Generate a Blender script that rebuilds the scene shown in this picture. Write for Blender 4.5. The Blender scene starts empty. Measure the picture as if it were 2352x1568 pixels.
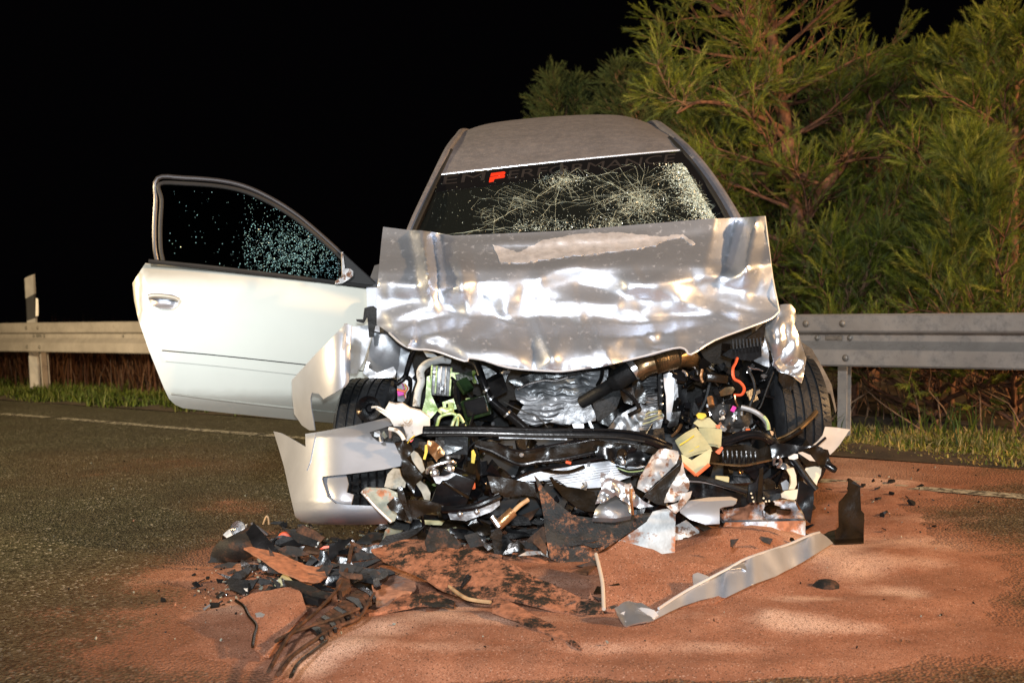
import bpy, bmesh, math, random
import numpy as np
from mathutils import Vector, Matrix, noise as mnoise
from mathutils.geometry import delaunay_2d_cdt

SC = bpy.context.scene
COL = SC.collection
R = math.radians

# ------------------------------------------------------------------ camera, night air, lamps, exposure
F = 2800.0                                    # focal length in pixels of a 2352 x 1568 picture
CAM = Vector((0, 0, 1.0))
PITCH, ROLL = 0.04778, -0.03339
FW = Vector((0, math.cos(PITCH), -math.sin(PITCH)))
_u0 = Vector((0, math.sin(PITCH), math.cos(PITCH))); _r0 = Vector((1, 0, 0))
RT = math.cos(ROLL)*_r0 + math.sin(ROLL)*_u0
UP = -math.sin(ROLL)*_r0 + math.cos(ROLL)*_u0
cd = bpy.data.cameras.new('camera'); cam = bpy.data.objects.new('camera', cd); COL.objects.link(cam)
m = Matrix.Identity(4)
for i in range(3):
    m[i][0], m[i][1], m[i][2], m[i][3] = RT[i], UP[i], -FW[i], CAM[i]
cam.matrix_world = m
cd.sensor_width = 36.0; cd.lens = F/2352*36; cd.clip_start = .05; cd.clip_end = 500
cd.dof.use_dof = True; cd.dof.focus_distance = 4.6; cd.dof.aperture_fstop = 4.5
SC.camera = cam

W = bpy.data.worlds.new('World'); SC.world = W; W.use_nodes = True
bg = W.node_tree.nodes['Background']; bg.inputs[0].default_value = (.30, .26, .34, 1); bg.inputs[1].default_value = .0026

def lamp(name, kind, loc, aim, power, col, size=.2, cone=None, blend=.6):
    l = bpy.data.lights.new(name, kind); l.energy = power; l.color = col
    if kind == 'AREA': l.shape = 'DISK'; l.size = size
    else: l.shadow_soft_size = size
    if cone: l.spot_size = R(cone); l.spot_blend = blend
    o = bpy.data.objects.new(name, l); COL.objects.link(o); o.location = loc
    o.rotation_euler = (Vector(aim)-Vector(loc)).to_track_quat('-Z', 'Y').to_euler()
    return o
lamp('camera_flash', 'SPOT', (.02, -.05, 1.17), (.05, 5, 1.0), 450, (.84, .93, 1.0), .06, 62, .9)
lamp('floodlight_warm', 'SPOT', (11.0, .3, 4.8), (.8, 6.0, .5), 9000, (1.0, .60, .28), .35, 75, .6)
lamp('floodlight_mast', 'SPOT', (-11.5, 2.0, 3.8), (-4.4, 7.6, .2), 12000, (1.0, .74, .42), .35, 66, .9)
lamp('fill_behind', 'SPOT', (-1.5, -7.0, 5.6), (.1, 4.6, 0), 4600, (.98, .98, 1.0), .4, 46, .9)  # added fill light behind the camera, brightens ground and wreck

SC.view_settings.view_transform = 'Standard'; SC.view_settings.look = 'None'
SC.view_settings.exposure = 0; SC.view_settings.gamma = 1
SC.render.engine = 'CYCLES'
SC.cycles.max_bounces = 6; SC.cycles.diffuse_bounces = 2; SC.cycles.glossy_bounces = 3
SC.cycles.transparent_max_bounces = 12; SC.cycles.sample_clamp_indirect = 4
SC.cycles.caustics_reflective = False; SC.cycles.caustics_refractive = False
try:
    SC.cycles.use_denoising = True; SC.cycles.denoiser = 'OPENIMAGEDENOISE'
except Exception: pass

# ------------------------------------------------------------------ from picture measurements to places
def U(x, y, d):                               # the point a distance d ahead seen at (x, y)
    return CAM + d*(FW + (x-1176)/F*RT + (784-y)/F*UP)
def AZ(x, d, z):                              # at column x, distance d ahead, height z
    p = CAM + d*(FW + (x-1176)/F*RT)
    return p + UP*((z-p.z)/UP.z)
def gdist(x, y, z=0.0):                       # distance ahead at which the sight line meets height z
    v = FW + (x-1176)/F*RT + (784-y)/F*UP
    return (z-CAM.z)/min(v.z, -1e-4)
def G(x, y, z=0.0): return U(x, y, gdist(x, y, z))
def proj(p):
    q = Vector(p)-CAM; d = q.dot(FW)
    return (1176+F*q.dot(RT)/d, 784-F*q.dot(UP)/d)
def gz(z0, xc=0, yc=0, a=0, b=0):             # a surface z0 high at (xc, yc), sloping a, b per 100 px
    return lambda x, y: gdist(x, y, z0+a*(x-xc)/100+b*(y-yc)/100)
V0 = (0, 0, 1)
V1 = (229.7, 344.5, .29297); V2 = (803.9, 229.7, .43946); V3 = (631.6, 689.1, .29297)
V4 = (1091, 775.2, .2014); V5 = (1435.6, 689.1, .25635); V6 = (344.5, 1091, .34179)
V7 = (1033.6, 1033.6, .29297); V8 = (1493, 918.7, .32964); V9 = (1550.4, 947.5, .18312)
VA = (803.9, 976.2, .18307); VB = (1722.7, 689.1, .26757); VC = (0, 574.2, .25635)
def vw(V, p): return (V[0]+p[0]*V[2], V[1]+p[1]*V[2]) + tuple(p[2:])

# ------------------------------------------------------------------ mesh helpers
WORLD = {}
def link(name, me, mat, parent=None, origin=None, label=None, cat=None, group=None, kind=None):
    o = bpy.data.objects.new(name, me); COL.objects.link(o)
    for mm in (mat if isinstance(mat, (list, tuple)) else [mat]): me.materials.append(mm)
    o.location = origin if origin is not None else (0, 0, 0)
    WORLD[o] = Vector(o.location)
    if parent is not None:
        o.parent = parent; o.location = WORLD[o]-WORLD[parent]
    tag(o, label, cat, group, kind)
    return o
def tag(o, label=None, cat=None, group=None, kind=None):
    if label: o['label'] = label
    if cat: o['category'] = cat
    if group: o['group'] = group
    if kind: o['kind'] = kind
    return o
def empty(name, loc, label, cat, group=None):
    o = bpy.data.objects.new(name, None); COL.objects.link(o); o.location = loc; o.empty_display_size = .1
    WORLD[o] = Vector(loc)
    return tag(o, label, cat, group)
def mk(name, vs, fs, mat, parent=None, smooth=True, sharp=35, **kw):
    vs = [Vector(v) for v in vs]
    lo = Vector([min(v[i] for v in vs) for i in range(3)]); hi = Vector([max(v[i] for v in vs) for i in range(3)])
    org = Vector(((lo.x+hi.x)/2, (lo.y+hi.y)/2, lo.z))
    me = bpy.data.meshes.new(name)
    me.from_pydata([tuple(v-org) for v in vs], [], fs)
    me.validate()
    bm = bmesh.new(); bm.from_mesh(me); bmesh.ops.recalc_face_normals(bm, faces=bm.faces); bm.to_mesh(me); bm.free()
    if smooth:
        me.polygons.foreach_set('use_smooth', [True]*len(me.polygons))
        if sharp: me.set_sharp_from_angle(angle=R(sharp))
    me.update()
    return link(name, me, mat, parent, org, **kw)
def inside(x, y, poly):
    c = False; j = len(poly)-1
    for i in range(len(poly)):
        xi, yi = poly[i][0], poly[i][1]; xj, yj = poly[j][0], poly[j][1]
        if (yi > y) != (yj > y) and x < (xj-xi)*(y-yi)/(yj-yi)+xi: c = not c
        j = i
    return c
def rid(p, s): return abs(mnoise.noise(Vector((p.x*s, p.y*s, p.z*s))))
def sheet_geo(V, pts, d, t=.003, cr=0, fs=9, res=9, seed=0, jag=0, holes=(), bul=0):
    """A bent panel: outline measured in view V, each point at its own distance ahead; returns verts, faces (two skins and a rim)."""
    rnd = random.Random(seed)
    P = [vw(V, p) for p in pts]
    has = all(len(p) > 2 for p in P)
    def dep(x, y):
        if callable(d): return d(x, y)
        if has:
            sw = s = 0
            for p in P:
                w = 1/((p[0]-x)**2+(p[1]-y)**2+4)**1.2; s += w*p[2]; sw += w
            return s/sw
        if isinstance(d, tuple):
            return d[0]+d[1]*(x-cx)/100+d[2]*(y-cy)/100
        return d
    cx = sum(p[0] for p in P)/len(P); cy = sum(p[1] for p in P)/len(P)
    rx = max(abs(p[0]-cx) for p in P)+1; ry = max(abs(p[1]-cy) for p in P)+1
    ring = []
    for i, a in enumerate(P):
        b = P[(i+1) % len(P)]; L = math.hypot(b[0]-a[0], b[1]-a[1]); n = max(1, int(L/res))
        for k in range(n):
            f = k/n; x = a[0]+(b[0]-a[0])*f; y = a[1]+(b[1]-a[1])*f
            if k and jag: x += rnd.uniform(-jag, jag); y += rnd.uniform(-jag, jag)
            ring.append((x, y))
    xs = [p[0] for p in P]; ys = [p[1] for p in P]
    pt = list(ring); y = min(ys)+res*.5; row = 0
    while y < max(ys):
        x = min(xs)+res*(.5 if row % 2 else 0)
        while x < max(xs):
            q = (x+rnd.uniform(-.2, .2)*res, y+rnd.uniform(-.2, .2)*res)
            if inside(q[0], q[1], ring) and min((q[0]-r[0])**2+(q[1]-r[1])**2 for r in ring) > (.45*res)**2: pt.append(q)
            x += res
        y += res*.87; row += 1
    n = len(ring)
    out = delaunay_2d_cdt([Vector(p) for p in pt], [(i, (i+1) % n) for i in range(n)], [], 1, 1e-4)
    v2, tris = out[0], [f for f in out[2] if len(f) == 3]
    w = [U(v.x, v.y, dep(v.x, v.y)*(1-bul*max(0, 1-((v.x-cx)/rx)**2-((v.y-cy)/ry)**2))) for v in v2]
    nrm = Vector((0, 0, 0))
    for f in tris:
        a, b, c = (w[i] for i in f); nn = (b-a).cross(c-a)
        nrm += nn if nn.dot(CAM-a) > 0 else -nn
    nrm.normalize()
    if cr:
        off = Vector((seed*3.7, seed*1.3, seed*2.1))
        w = [p+nrm*cr*(rid(p+off, fs)*1.6+.5*rid(p+off*2, fs*2.3)-.5) for p in w]
    N = len(w); vs = w+[p-nrm*t for p in w]; fcs = []
    cnt = {}
    for f in tris:
        for i in range(3):
            e = (f[i], f[(i+1) % 3]); k = (min(e), max(e)); cnt.setdefault(k, []).append(e)
        fcs.append(tuple(f)); fcs.append(tuple(i+N for i in reversed(f)))
    for k, es in cnt.items():
        if len(es) == 1: a, b = es[0]; fcs.append((b, a, a+N, b+N))
    return vs, fcs
def S(name, V, pts, d, mat, parent=None, t=.003, cr=0, fs=9, res=9, seed=0, jag=0, bul=0, sharp=35, **kw):
    vs, fs_ = sheet_geo(V, pts, d, t, cr, fs, res, seed, jag, bul=bul)
    return mk(name, vs, fs_, mat, parent, sharp=sharp, **kw)
def crom(P, k=6):
    if len(P) < 3: return [P[0]+(P[-1]-P[0])*i/k for i in range(k+1)]
    Q = [2*P[0]-P[1]]+list(P)+[2*P[-1]-P[-2]]; out = []
    for i in range(1, len(Q)-2):
        for j in range(k):
            t = j/k; a, b, c, e = Q[i-1:i+3]
            out.append(.5*(2*b+(c-a)*t+(2*a-5*b+4*c-e)*t*t+(3*b-a-3*c+e)*t**3))
    out.append(P[-1]); return out
def tube_geo(pts, r, n=8, ribs=0, flat=1.0, k=6, smooth=True, cap=True, rib_n=3):
    P = crom([Vector(p) for p in pts], k) if smooth else [Vector(p) for p in pts]
    if ribs:
        Q = []
        for i in range(len(P)-1):
            for j in range(rib_n*2): Q.append(P[i]+(P[i+1]-P[i])*j/(rib_n*2))
        Q.append(P[-1]); P = Q
    vs, fs = [], []; up = None; L = len(P)
    for i, p in enumerate(P):
        tg = (P[min(i+1, L-1)]-P[max(i-1, 0)])
        if tg.length < 1e-9: tg = Vector((0, 0, 1))
        tg.normalize()
        if up is None: up = tg.orthogonal()
        up = (up-tg*up.dot(tg));
        if up.length < 1e-6: up = tg.orthogonal()
        up.normalize(); sd = tg.cross(up)
        f = i/(L-1); rr = r(f) if callable(r) else (r[0]+(r[1]-r[0])*f if isinstance(r, tuple) else r)
        if ribs and i % 2: rr *= 1-ribs
        for j in range(n):
            a = 2*math.pi*j/n; vs.append(p+up*math.cos(a)*rr+sd*math.sin(a)*rr*flat)
        if i:
            for j in range(n):
                a0 = (i-1)*n+j; a1 = (i-1)*n+(j+1) % n; fs.append((a0, a1, a1+n, a0+n))
    if cap:
        fs.append(tuple(range(n-1, -1, -1))); fs.append(tuple((L-1)*n+j for j in range(n)))
    return vs, fs
def T(name, V, pts, d, r, mat, parent=None, n=9, ribs=0, k=6, flat=1.0, rib_n=3, **kw):
    Q = []
    for p in pts:
        q = vw(V, p); Q.append(U(q[0], q[1], q[2] if len(q) > 2 else (d(q[0], q[1]) if callable(d) else d)))
    vs, fs = tube_geo(Q, r, n, ribs, flat, k, rib_n=rib_n)
    return mk(name, vs, fs, mat, parent, **kw)
def box_geo(c, ax, hs):
    vs = [Vector(c)+ax[0]*hs[0]*sx+ax[1]*hs[1]*sy+ax[2]*hs[2]*sz for sx in (-1, 1) for sy in (-1, 1) for sz in (-1, 1)]
    return vs, [(0, 1, 3, 2), (4, 6, 7, 5), (0, 4, 5, 1), (2, 3, 7, 6), (0, 2, 6, 4), (1, 5, 7, 3)]
AX = (Vector((1, 0, 0)), Vector((0, 1, 0)), Vector((0, 0, 1)))
def axes(rx, ry, rz):
    from mathutils import Euler
    mm = Euler((R(rx), R(ry), R(rz))).to_matrix()
    return [mm @ a for a in AX]
def bevel_mk(name, parts, mat, parent=None, bev=.004, seg=2, **kw):
    """One mesh out of several bevelled boxes: parts = [(centre, axes, half sizes)]."""
    bm = bmesh.new()
    for c, ax, hs in parts:
        vs, fs = box_geo(c, ax, hs); bv = [bm.verts.new(v) for v in vs]
        for f in fs: bm.faces.new([bv[i] for i in f])
    bmesh.ops.recalc_face_normals(bm, faces=bm.faces)
    if bev: bmesh.ops.bevel(bm, geom=list(bm.edges), offset=bev, segments=seg, affect='EDGES', profile=.5)
    bm.verts.index_update(); vs = [v.co.copy() for v in bm.verts]; fs = [tuple(v.index for v in f.verts) for f in bm.faces]; bm.free()
    return mk(name, vs, fs, mat, parent, **kw)
def lathe_geo(c, axis, prof, n=24):
    axis = Vector(axis).normalized(); a = axis.orthogonal().normalized(); b = axis.cross(a); vs, fs = [], []
    for h, r in prof:
        for j in range(n):
            t = 2*math.pi*j/n; vs.append(Vector(c)+axis*h+(a*math.cos(t)+b*math.sin(t))*r)
    for i in range(len(prof)-1):
        for j in range(n):
            k = (j+1) % n; fs.append((i*n+j, i*n+k, (i+1)*n+k, (i+1)*n+j))
    fs.append(tuple(range(n-1, -1, -1))); fs.append(tuple((len(prof)-1)*n+j for j in range(n)))
    return vs, fs
def Lt(name, c, axis, prof, mat, parent=None, n=24, **kw):
    vs, fs = lathe_geo(c, axis, prof, n); return mk(name, vs, fs, mat, parent, **kw)
def join(geos):
    vs, fs = [], []
    for v, f in geos:
        b = len(vs); vs += list(v); fs += [tuple(i+b for i in q) for q in f]
    return vs, fs
def shard_geo(c, size, rnd, flat=.25, ax=None):
    ax = ax or axes(rnd.uniform(0, 360), rnd.uniform(0, 360), rnd.uniform(0, 360))
    n = rnd.randint(4, 6); a0 = rnd.uniform(0, 6.28); top = []
    for i in range(n):
        a = a0+6.283*i/n+rnd.uniform(-.4, .4); r = size*rnd.uniform(.45, 1)
        top.append(ax[0]*math.cos(a)*r+ax[1]*math.sin(a)*r*rnd.uniform(.5, 1))
    h = ax[2]*size*flat; c = Vector(c)
    vs = [c+p+h*rnd.uniform(.7, 1.2) for p in top]+[c+p*rnd.uniform(.8, 1.05)-h for p in top]
    fs = [tuple(range(n)), tuple(range(2*n-1, n-1, -1))]+[(i, i+n, (i+1) % n+n, (i+1) % n) for i in range(n)]
    return vs, fs

# ------------------------------------------------------------------ materials
SAND = (.40, .165, .085)
def mat(name, col, rough=.5, metal=0, var=.25, vs=9, bump=0, bs=60, dust=0, dcol=SAND, ds=7, dsoft=.08, dro=.68, coat=0, spec=.5, col2=None, speck=0, wave=0, wscale=20, wdist=6, aniso=False):
    M = bpy.data.materials.new(name); M.use_nodes = True; nt = M.node_tree; N = nt.nodes; L = nt.links
    b = N['Principled BSDF']; b.inputs['Metallic'].default_value = metal; b.inputs['Roughness'].default_value = rough
    b.inputs['Specular IOR Level'].default_value = spec; b.inputs['Coat Weight'].default_value = coat; b.inputs['Coat Roughness'].default_value = .08
    tc = N.new('ShaderNodeNewGeometry').outputs['Position']
    def nz(scale, det=4, ro=.55):
        n = N.new('ShaderNodeTexNoise'); n.inputs['Scale'].default_value = scale; n.inputs['Detail'].default_value = det; n.inputs['Roughness'].default_value = ro
        L.new(tc, n.inputs['Vector']); return n.outputs['Fac']
    def ramp(fac, a, bb):
        r = N.new('ShaderNodeMapRange'); r.inputs['From Min'].default_value = a; r.inputs['From Max'].default_value = bb; L.new(fac, r.inputs['Value']); return r.outputs['Result']
    def mix(fac, A, B):
        x = N.new('ShaderNodeMix'); x.data_type = 'RGBA'
        L.new(fac, x.inputs['Factor'])
        for s, v in (('A', A), ('B', B)):
            sock = [i for i in x.inputs if i.name == s and i.type == 'RGBA'][0]
            if isinstance(v, tuple): sock.default_value = (*v[:3], 1)
            else: L.new(v, sock)
        return [o for o in x.outputs if o.type == 'RGBA'][0]
    lo = tuple(c*(1-var) for c in col); hi = col2 or tuple(min(1, c*(1+var)) for c in col)
    c = mix(ramp(nz(vs), .32, .68), lo, hi)
    if speck:
        v = N.new('ShaderNodeTexNoise'); v.inputs['Scale'].default_value = 170; v.inputs['Detail'].default_value = 2; L.new(tc, v.inputs['Vector'])
        c = mix(ramp(v.outputs['Fac'], .60, .68), c, tuple(min(.8, q*1.0+speck) for q in col))
    rr = None
    if dust:
        f = ramp(nz(ds, 9, dro), .62-dust*.45, .62-dust*.45+dsoft)
        c = mix(f, c, mix(ramp(nz(40, 3), .35, .65), tuple(q*.72 for q in dcol), tuple(min(1, q*1.25) for q in dcol)))
        mr = N.new('ShaderNodeMath'); mr.operation = 'MULTIPLY_ADD'; L.new(f, mr.inputs[0]); mr.inputs[1].default_value = .95-rough; mr.inputs[2].default_value = rough; L.new(mr.outputs[0], b.inputs['Roughness'])
        if metal:
            mm = N.new('ShaderNodeMath'); mm.operation = 'MULTIPLY_ADD'; L.new(f, mm.inputs[0]); mm.inputs[1].default_value = -metal; mm.inputs[2].default_value = metal; L.new(mm.outputs[0], b.inputs['Metallic'])
    L.new(c, b.inputs['Base Color'])
    hgt = None
    if wave:
        w = N.new('ShaderNodeTexWave'); w.inputs['Scale'].default_value = wscale; w.inputs['Distortion'].default_value = wdist; w.inputs['Detail'].default_value = 2.5; w.bands_direction = 'Z'
        L.new(tc, w.inputs['Vector']); hgt = w.outputs['Fac']; amt = wave
    elif bump: hgt = nz(bs, 3); amt = bump
    if hgt is not None:
        bp = N.new('ShaderNodeBump'); bp.inputs['Strength'].default_value = amt; bp.inputs['Distance'].default_value = .006
        L.new(hgt, bp.inputs['Height']); L.new(bp.outputs[0], b.inputs['Normal'])
    return M
M = {}
M['silver'] = mat('silver_paint', (.47, .49, .54), .40, .60, .10, 5, bump=.05, bs=25)
M['hood'] = mat('silver_paint_dusty', (.64, .68, .76), .39, .84, .04, 6, bump=.03, bs=22, dust=.10, dcol=(.36, .33, .31), ds=40, dsoft=.5, speck=.05)
M['door'] = mat('silver_paint_clean', (.575, .572, .50), .45, .5, .03, 3)
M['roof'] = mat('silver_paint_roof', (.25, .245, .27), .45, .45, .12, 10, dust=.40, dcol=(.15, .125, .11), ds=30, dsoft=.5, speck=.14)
M['bare'] = mat('torn_bright_sheet_metal', (.70, .71, .74), .30, .85, .15, 14, bump=.25, bs=30)
M['rusty'] = mat('rust_speckled_sheet_metal', (.62, .60, .58), .42, .45, .12, 20, bump=.25, bs=40, dust=.26, dcol=(.24, .12, .07), ds=28)
M['alu'] = mat('cast_aluminium', (.34, .34, .35), .42, .6, .4, 22, bump=.4, bs=50)
M['aluw'] = mat('creased_aluminium_foil', (.50, .51, .53), .42, .5, .6, 14, wave=1.0, wscale=14, wdist=9)
M['aludark'] = mat('dark_aluminium', (.15, .15, .155), .4, .5, .7, 18, wave=.9, wscale=20, wdist=7)  # darker aluminium for the finned casting
M['grime'] = mat('grimy_brown_plastic', (.060, .034, .021), .7, 0, .5, 30, bump=.6, bs=110, dust=.34, ds=14, dcol=(.24, .10, .055), spec=.25, dsoft=.3, dro=.8)
M['dirtypale'] = mat('dirty_pale_plastic', (.36, .34, .28), .5, 0, .35, 14, bump=.3, dust=.22, dcol=(.10, .085, .05), ds=16, dsoft=.2)
M['alusand'] = mat('sandy_cast_aluminium', (.62, .62, .66), .45, .45, .12, 14, bump=.3, bs=60, dust=.40, dcol=(.36, .15, .08), ds=9)
M['grey'] = mat('primer_grey_metal', (.36, .37, .39), .42, .45, .2, 14, bump=.1)
M['black'] = mat('glossy_black_plastic', (.007, .007, .008), .22, 0, .4, 20, bump=.15, bs=40)
M['matblack'] = mat('matt_black_plastic', (.012, .012, .0125), .5, 0, .4, 20, bump=.4, bs=120, spec=.25)
M['oily'] = mat('oily_brown_black_plastic', (.016, .010, .005), .22, 0, .5, 14, bump=.3, bs=30)
M['dustyblack'] = mat('sand_dusted_black_plastic', (.018, .017, .016), .6, 0, .3, 20, bump=.4, bs=120, dust=.22, ds=22, dcol=(.17, .075, .042), spec=.25, dsoft=.30)
M['dustyblack2'] = mat('thickly_sand_dusted_black_plastic', (.02, .018, .014), .65, 0, .3, 20, bump=.6, bs=120, dust=.36, ds=9, dcol=(.34, .145, .082), spec=.25, dsoft=.07, dro=.84)
M['sandplate'] = mat('sand_covered_plate', (.10, .06, .045), .8, 0, .3, 20, bump=.7, bs=220, dust=1.0, ds=9, dcol=(.42, .185, .10))
M['paleplate'] = mat('pale_sand_covered_plate', (.34, .24, .20), .8, 0, .3, 14, bump=.4, bs=220, dust=.5, ds=9, dcol=(.46, .22, .135))
M['white'] = mat('milky_white_plastic', (.74, .73, .71), .45, 0, .12, 12, bump=.1, dust=.12, dcol=(.30, .24, .18), ds=16)
M['cream'] = mat('cream_plastic', (.72, .64, .48), .5, 0, .08, 8)
M['beige'] = mat('beige_panel', (.58, .50, .42), .55, 0, .08, 10)
M['green'] = mat('coolant_green_metal', (.36, .60, .08), .3, .1, .4, 24, col2=(.66, .74, .45), bump=.3)
M['greenblk'] = mat('coolant_wet_black_plastic', (.009, .020, .007), .22, 0, .8, 16, bump=.2)
M['rubber'] = mat('tyre_rubber', (.016, .017, .019), .45, 0, .35, 20, bump=.35, bs=90, spec=.3)
M['brownliner'] = mat('muddy_felt_liner', (.13, .10, .07), .8, 0, .5, 14, bump=.5, bs=80)
M['bronze'] = mat('heat_browned_pipe', (.32, .21, .11), .26, .85, .45, 18, bump=.1)
M['copper'] = mat('coppery_metal', (.50, .27, .13), .3, .8, .3, 20, bump=.3)
M['steel'] = mat('bright_steel', (.65, .65, .66), .25, .9, .1, 20)
M['chrome'] = mat('bright_trim', (.85, .86, .90), .30, .5, .03, 10)
M['orange'] = mat('orange_plastic', (.72, .16, .06), .5, 0, .15, 20)
M['redcable'] = mat('orange_red_cable', (.75, .11, .04), .4, 0, .1, 20)
M['pink'] = mat('magenta_clip', (.62, .04, .40), .4, 0, .1, 20)
M['yellow'] = mat('yellow_plastic', (.75, .55, .05), .5, 0, .15, 20)
M['filter'] = mat('yellowed_filter_paper', (.50, .47, .27), .75, 0, .15, 14, bump=.2)
M['wood'] = mat('tan_broken_plastic', (.50, .32, .17), .5, 0, .3, 20, bump=.2)
M['seat'] = mat('brown_grey_seat_cloth', (.42, .33, .28), .9, 0, .2, 30, bump=.3, bs=200)
M['cabin'] = mat('dark_cabin_trim', (.03, .033, .036), .7, 0, .2, 10)
M['seal'] = mat('black_rubber_seal', (.018, .018, .018), .6, 0, .2, 10)
M['frame'] = mat('grey_window_frame', (.055, .052, .055), .35, .3, .1, 10)
M['rail'] = mat('galvanised_steel', (.36, .335, .305), .55, .45, .16, 5, bump=.08, bs=30, dust=.30, dcol=(.15, .13, .11), ds=11, dsoft=.3, dro=.75)
M['bolt'] = mat('weathered_bolt', (.22, .21, .19), .5, .6, .3, 40)
M['post_white'] = mat('grimy_white_plastic', (.36, .36, .35), .5, 0, .12, 12)
M['post_black'] = mat('black_band', (.02, .021, .023), .5, 0, .2, 10)
M['bark'] = mat('orange_brown_pine_bark', (.155, .070, .038), .9, 0, .5, 30, bump=1.0, bs=70)
M['twig'] = mat('tan_twig', (.17, .10, .055), .85, 0, .35, 30, bump=.5, bs=80)
M['drystalk'] = mat('reddish_dry_stalk', (.10, .035, .013), .9, 0, .5, 20)
M['crack'] = mat('crushed_glass', (.55, .62, .52), .25, 0, .3, 40, spec=.9)
M['glassbits'] = mat('glass_crumbs', (.32, .62, .68), .2, 0, .3, 60, spec=1.0)
M['red'] = mat('red_vinyl', (.80, .04, .012), .5, 0, .05, 10)
M['vinyl'] = mat('dark_grey_vinyl', (.024, .021, .021), .5, 0, .1, 10)
M['blackband'] = mat('black_sun_strip', (.006, .006, .007), .35, 0, .1, 10)
M['peel'] = mat('peeled_paint', (.60, .58, .59), .45, .45, .2, 26, bump=.25, bs=40, dust=.14, dcol=(.16, .145, .135), ds=18, dsoft=.25, dro=.8)
M['lens'] = mat('white_reflector', (.9, .9, .88), .2, 0, .05, 60)
M['clearplast'] = mat('scuffed_clear_plastic', (.30, .32, .27), .2, 0, .4, 20, bump=.3, dust=.2, ds=14)

def glassmat(name, tint, refl=1.0, haze=0):
    m_ = bpy.data.materials.new(name); m_.use_nodes = True; nt = m_.node_tree; N = nt.nodes; L = nt.links; N.clear()
    o = N.new('ShaderNodeOutputMaterial'); tr = N.new('ShaderNodeBsdfTransparent'); tr.inputs[0].default_value = (*tint, 1)
    g = N.new('ShaderNodeBsdfGlossy'); g.inputs['Roughness'].default_value = .03; fr = N.new('ShaderNodeFresnel'); fr.inputs[0].default_value = 1.5
    mx = N.new('ShaderNodeMixShader'); L.new(fr.outputs[0], mx.inputs[0]); L.new(tr.outputs[0], mx.inputs[1]); L.new(g.outputs[0], mx.inputs[2])
    if haze:
        df = N.new('ShaderNodeBsdfDiffuse'); df.inputs[0].default_value = (.5, .55, .5, 1); m2 = N.new('ShaderNodeMixShader'); m2.inputs[0].default_value = haze
        L.new(mx.outputs[0], m2.inputs[1]); L.new(df.outputs[0], m2.inputs[2]); L.new(m2.outputs[0], o.inputs[0])
    else: L.new(mx.outputs[0], o.inputs[0])
    return m_
M['glass'] = glassmat('laminated_glass', (.72, .80, .76), haze=.014)
M['doorglass'] = glassmat('door_glass', (.4, .48, .46), haze=.0)

def leafmat(name, attr, rough=.6, trans=.25):
    m_ = bpy.data.materials.new(name); m_.use_nodes = True; nt = m_.node_tree; N = nt.nodes; L = nt.links
    b = N['Principled BSDF']; b.inputs['Roughness'].default_value = rough; b.inputs['Specular IOR Level'].default_value = .3
    a = N.new('ShaderNodeAttribute'); a.attribute_name = attr; L.new(a.outputs['Color'], b.inputs['Base Color'])
    t = N.new('ShaderNodeBsdfTranslucent'); L.new(a.outputs['Color'], t.inputs[0]); mx = N.new('ShaderNodeMixShader'); mx.inputs[0].default_value = trans
    L.new(b.outputs[0], mx.inputs[1]); L.new(t.outputs[0], mx.inputs[2]); L.new(mx.outputs[0], N['Material Output'].inputs[0])
    return m_
M['needle'] = leafmat('pine_needles', 'tint'); M['grass'] = leafmat('grass_blades', 'tint')

# ------------------------------------------------------------------ the road, the sand and the verge
YAW = -.68356; D0 = 8.7829
RE = Vector((math.cos(YAW), math.sin(YAW), 0)); RN = Vector((math.sin(YAW), -math.cos(YAW), 0))   # along the rail; from the rail towards the road
def RP(s, t, z=0.0): return Vector((0, D0, z))+RE*s+RN*t
def st(p):
    q = Vector((p[0], p[1]-D0, 0)); return q.dot(RE), q.dot(RN)

# places where sand lies, given by where they are seen on the ground: (x, y, half width, half height, amount)
DUST = [(1150, 1450, 520, 90, .85), (1500, 1380, 480, 120, 1.0), (950, 1480, 420, 120, .9), (1750, 1330, 420, 110, .9), (2050, 1330, 250, 110, .7),
        (1980, 1190, 160, 110, .85), (2120, 1120, 300, 40, .55), (2000, 1070, 260, 45, .55), (2250, 1090, 300, 25, .45), (1150, 1330, 420, 120, .9),
        (640, 1420, 240, 110, .8), (560, 1290, 110, 60, .55), (540, 1160, 100, 22, .6), (600, 1250, 90, 70, .35), (320, 1335, 210, 26, .42), (420, 1300, 140, 40, .4), (480, 1060, 300, 28, .28),
        (250, 1090, 260, 40, .22), (150, 1420, 260, 60, .28), (250, 1530, 330, 60, .30), (2150, 1480, 330, 90, .55), (1640, 1230, 320, 60, .5), (1200, 1290, 420, 40, .4), (2250, 1300, 220, 60, .35), (1780, 1530, 420, 50, .5), (760, 1540, 160, 50, .6), (2330, 1430, 220, 120, .45), (2300, 1200, 200, 80, .22), (300, 1500, 300, 120, .2)]
PILE = [(1640, 1270, 150, 34, .050), (1560, 1345, 190, 40, .035), (1050, 1440, 260, 26, .020), (850, 1500, 150, 24, .022), (1980, 1290, 120, 26, .022), (1800, 1420, 260, 24, .016),
        (1300, 1480, 300, 30, .018), (1500, 1540, 400, 22, .016), (1750, 1255, 110, 30, .05), (700, 1450, 130, 30, .014), (2050, 1390, 150, 18, .012), (1180, 1330, 160, 34, .016)]
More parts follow.
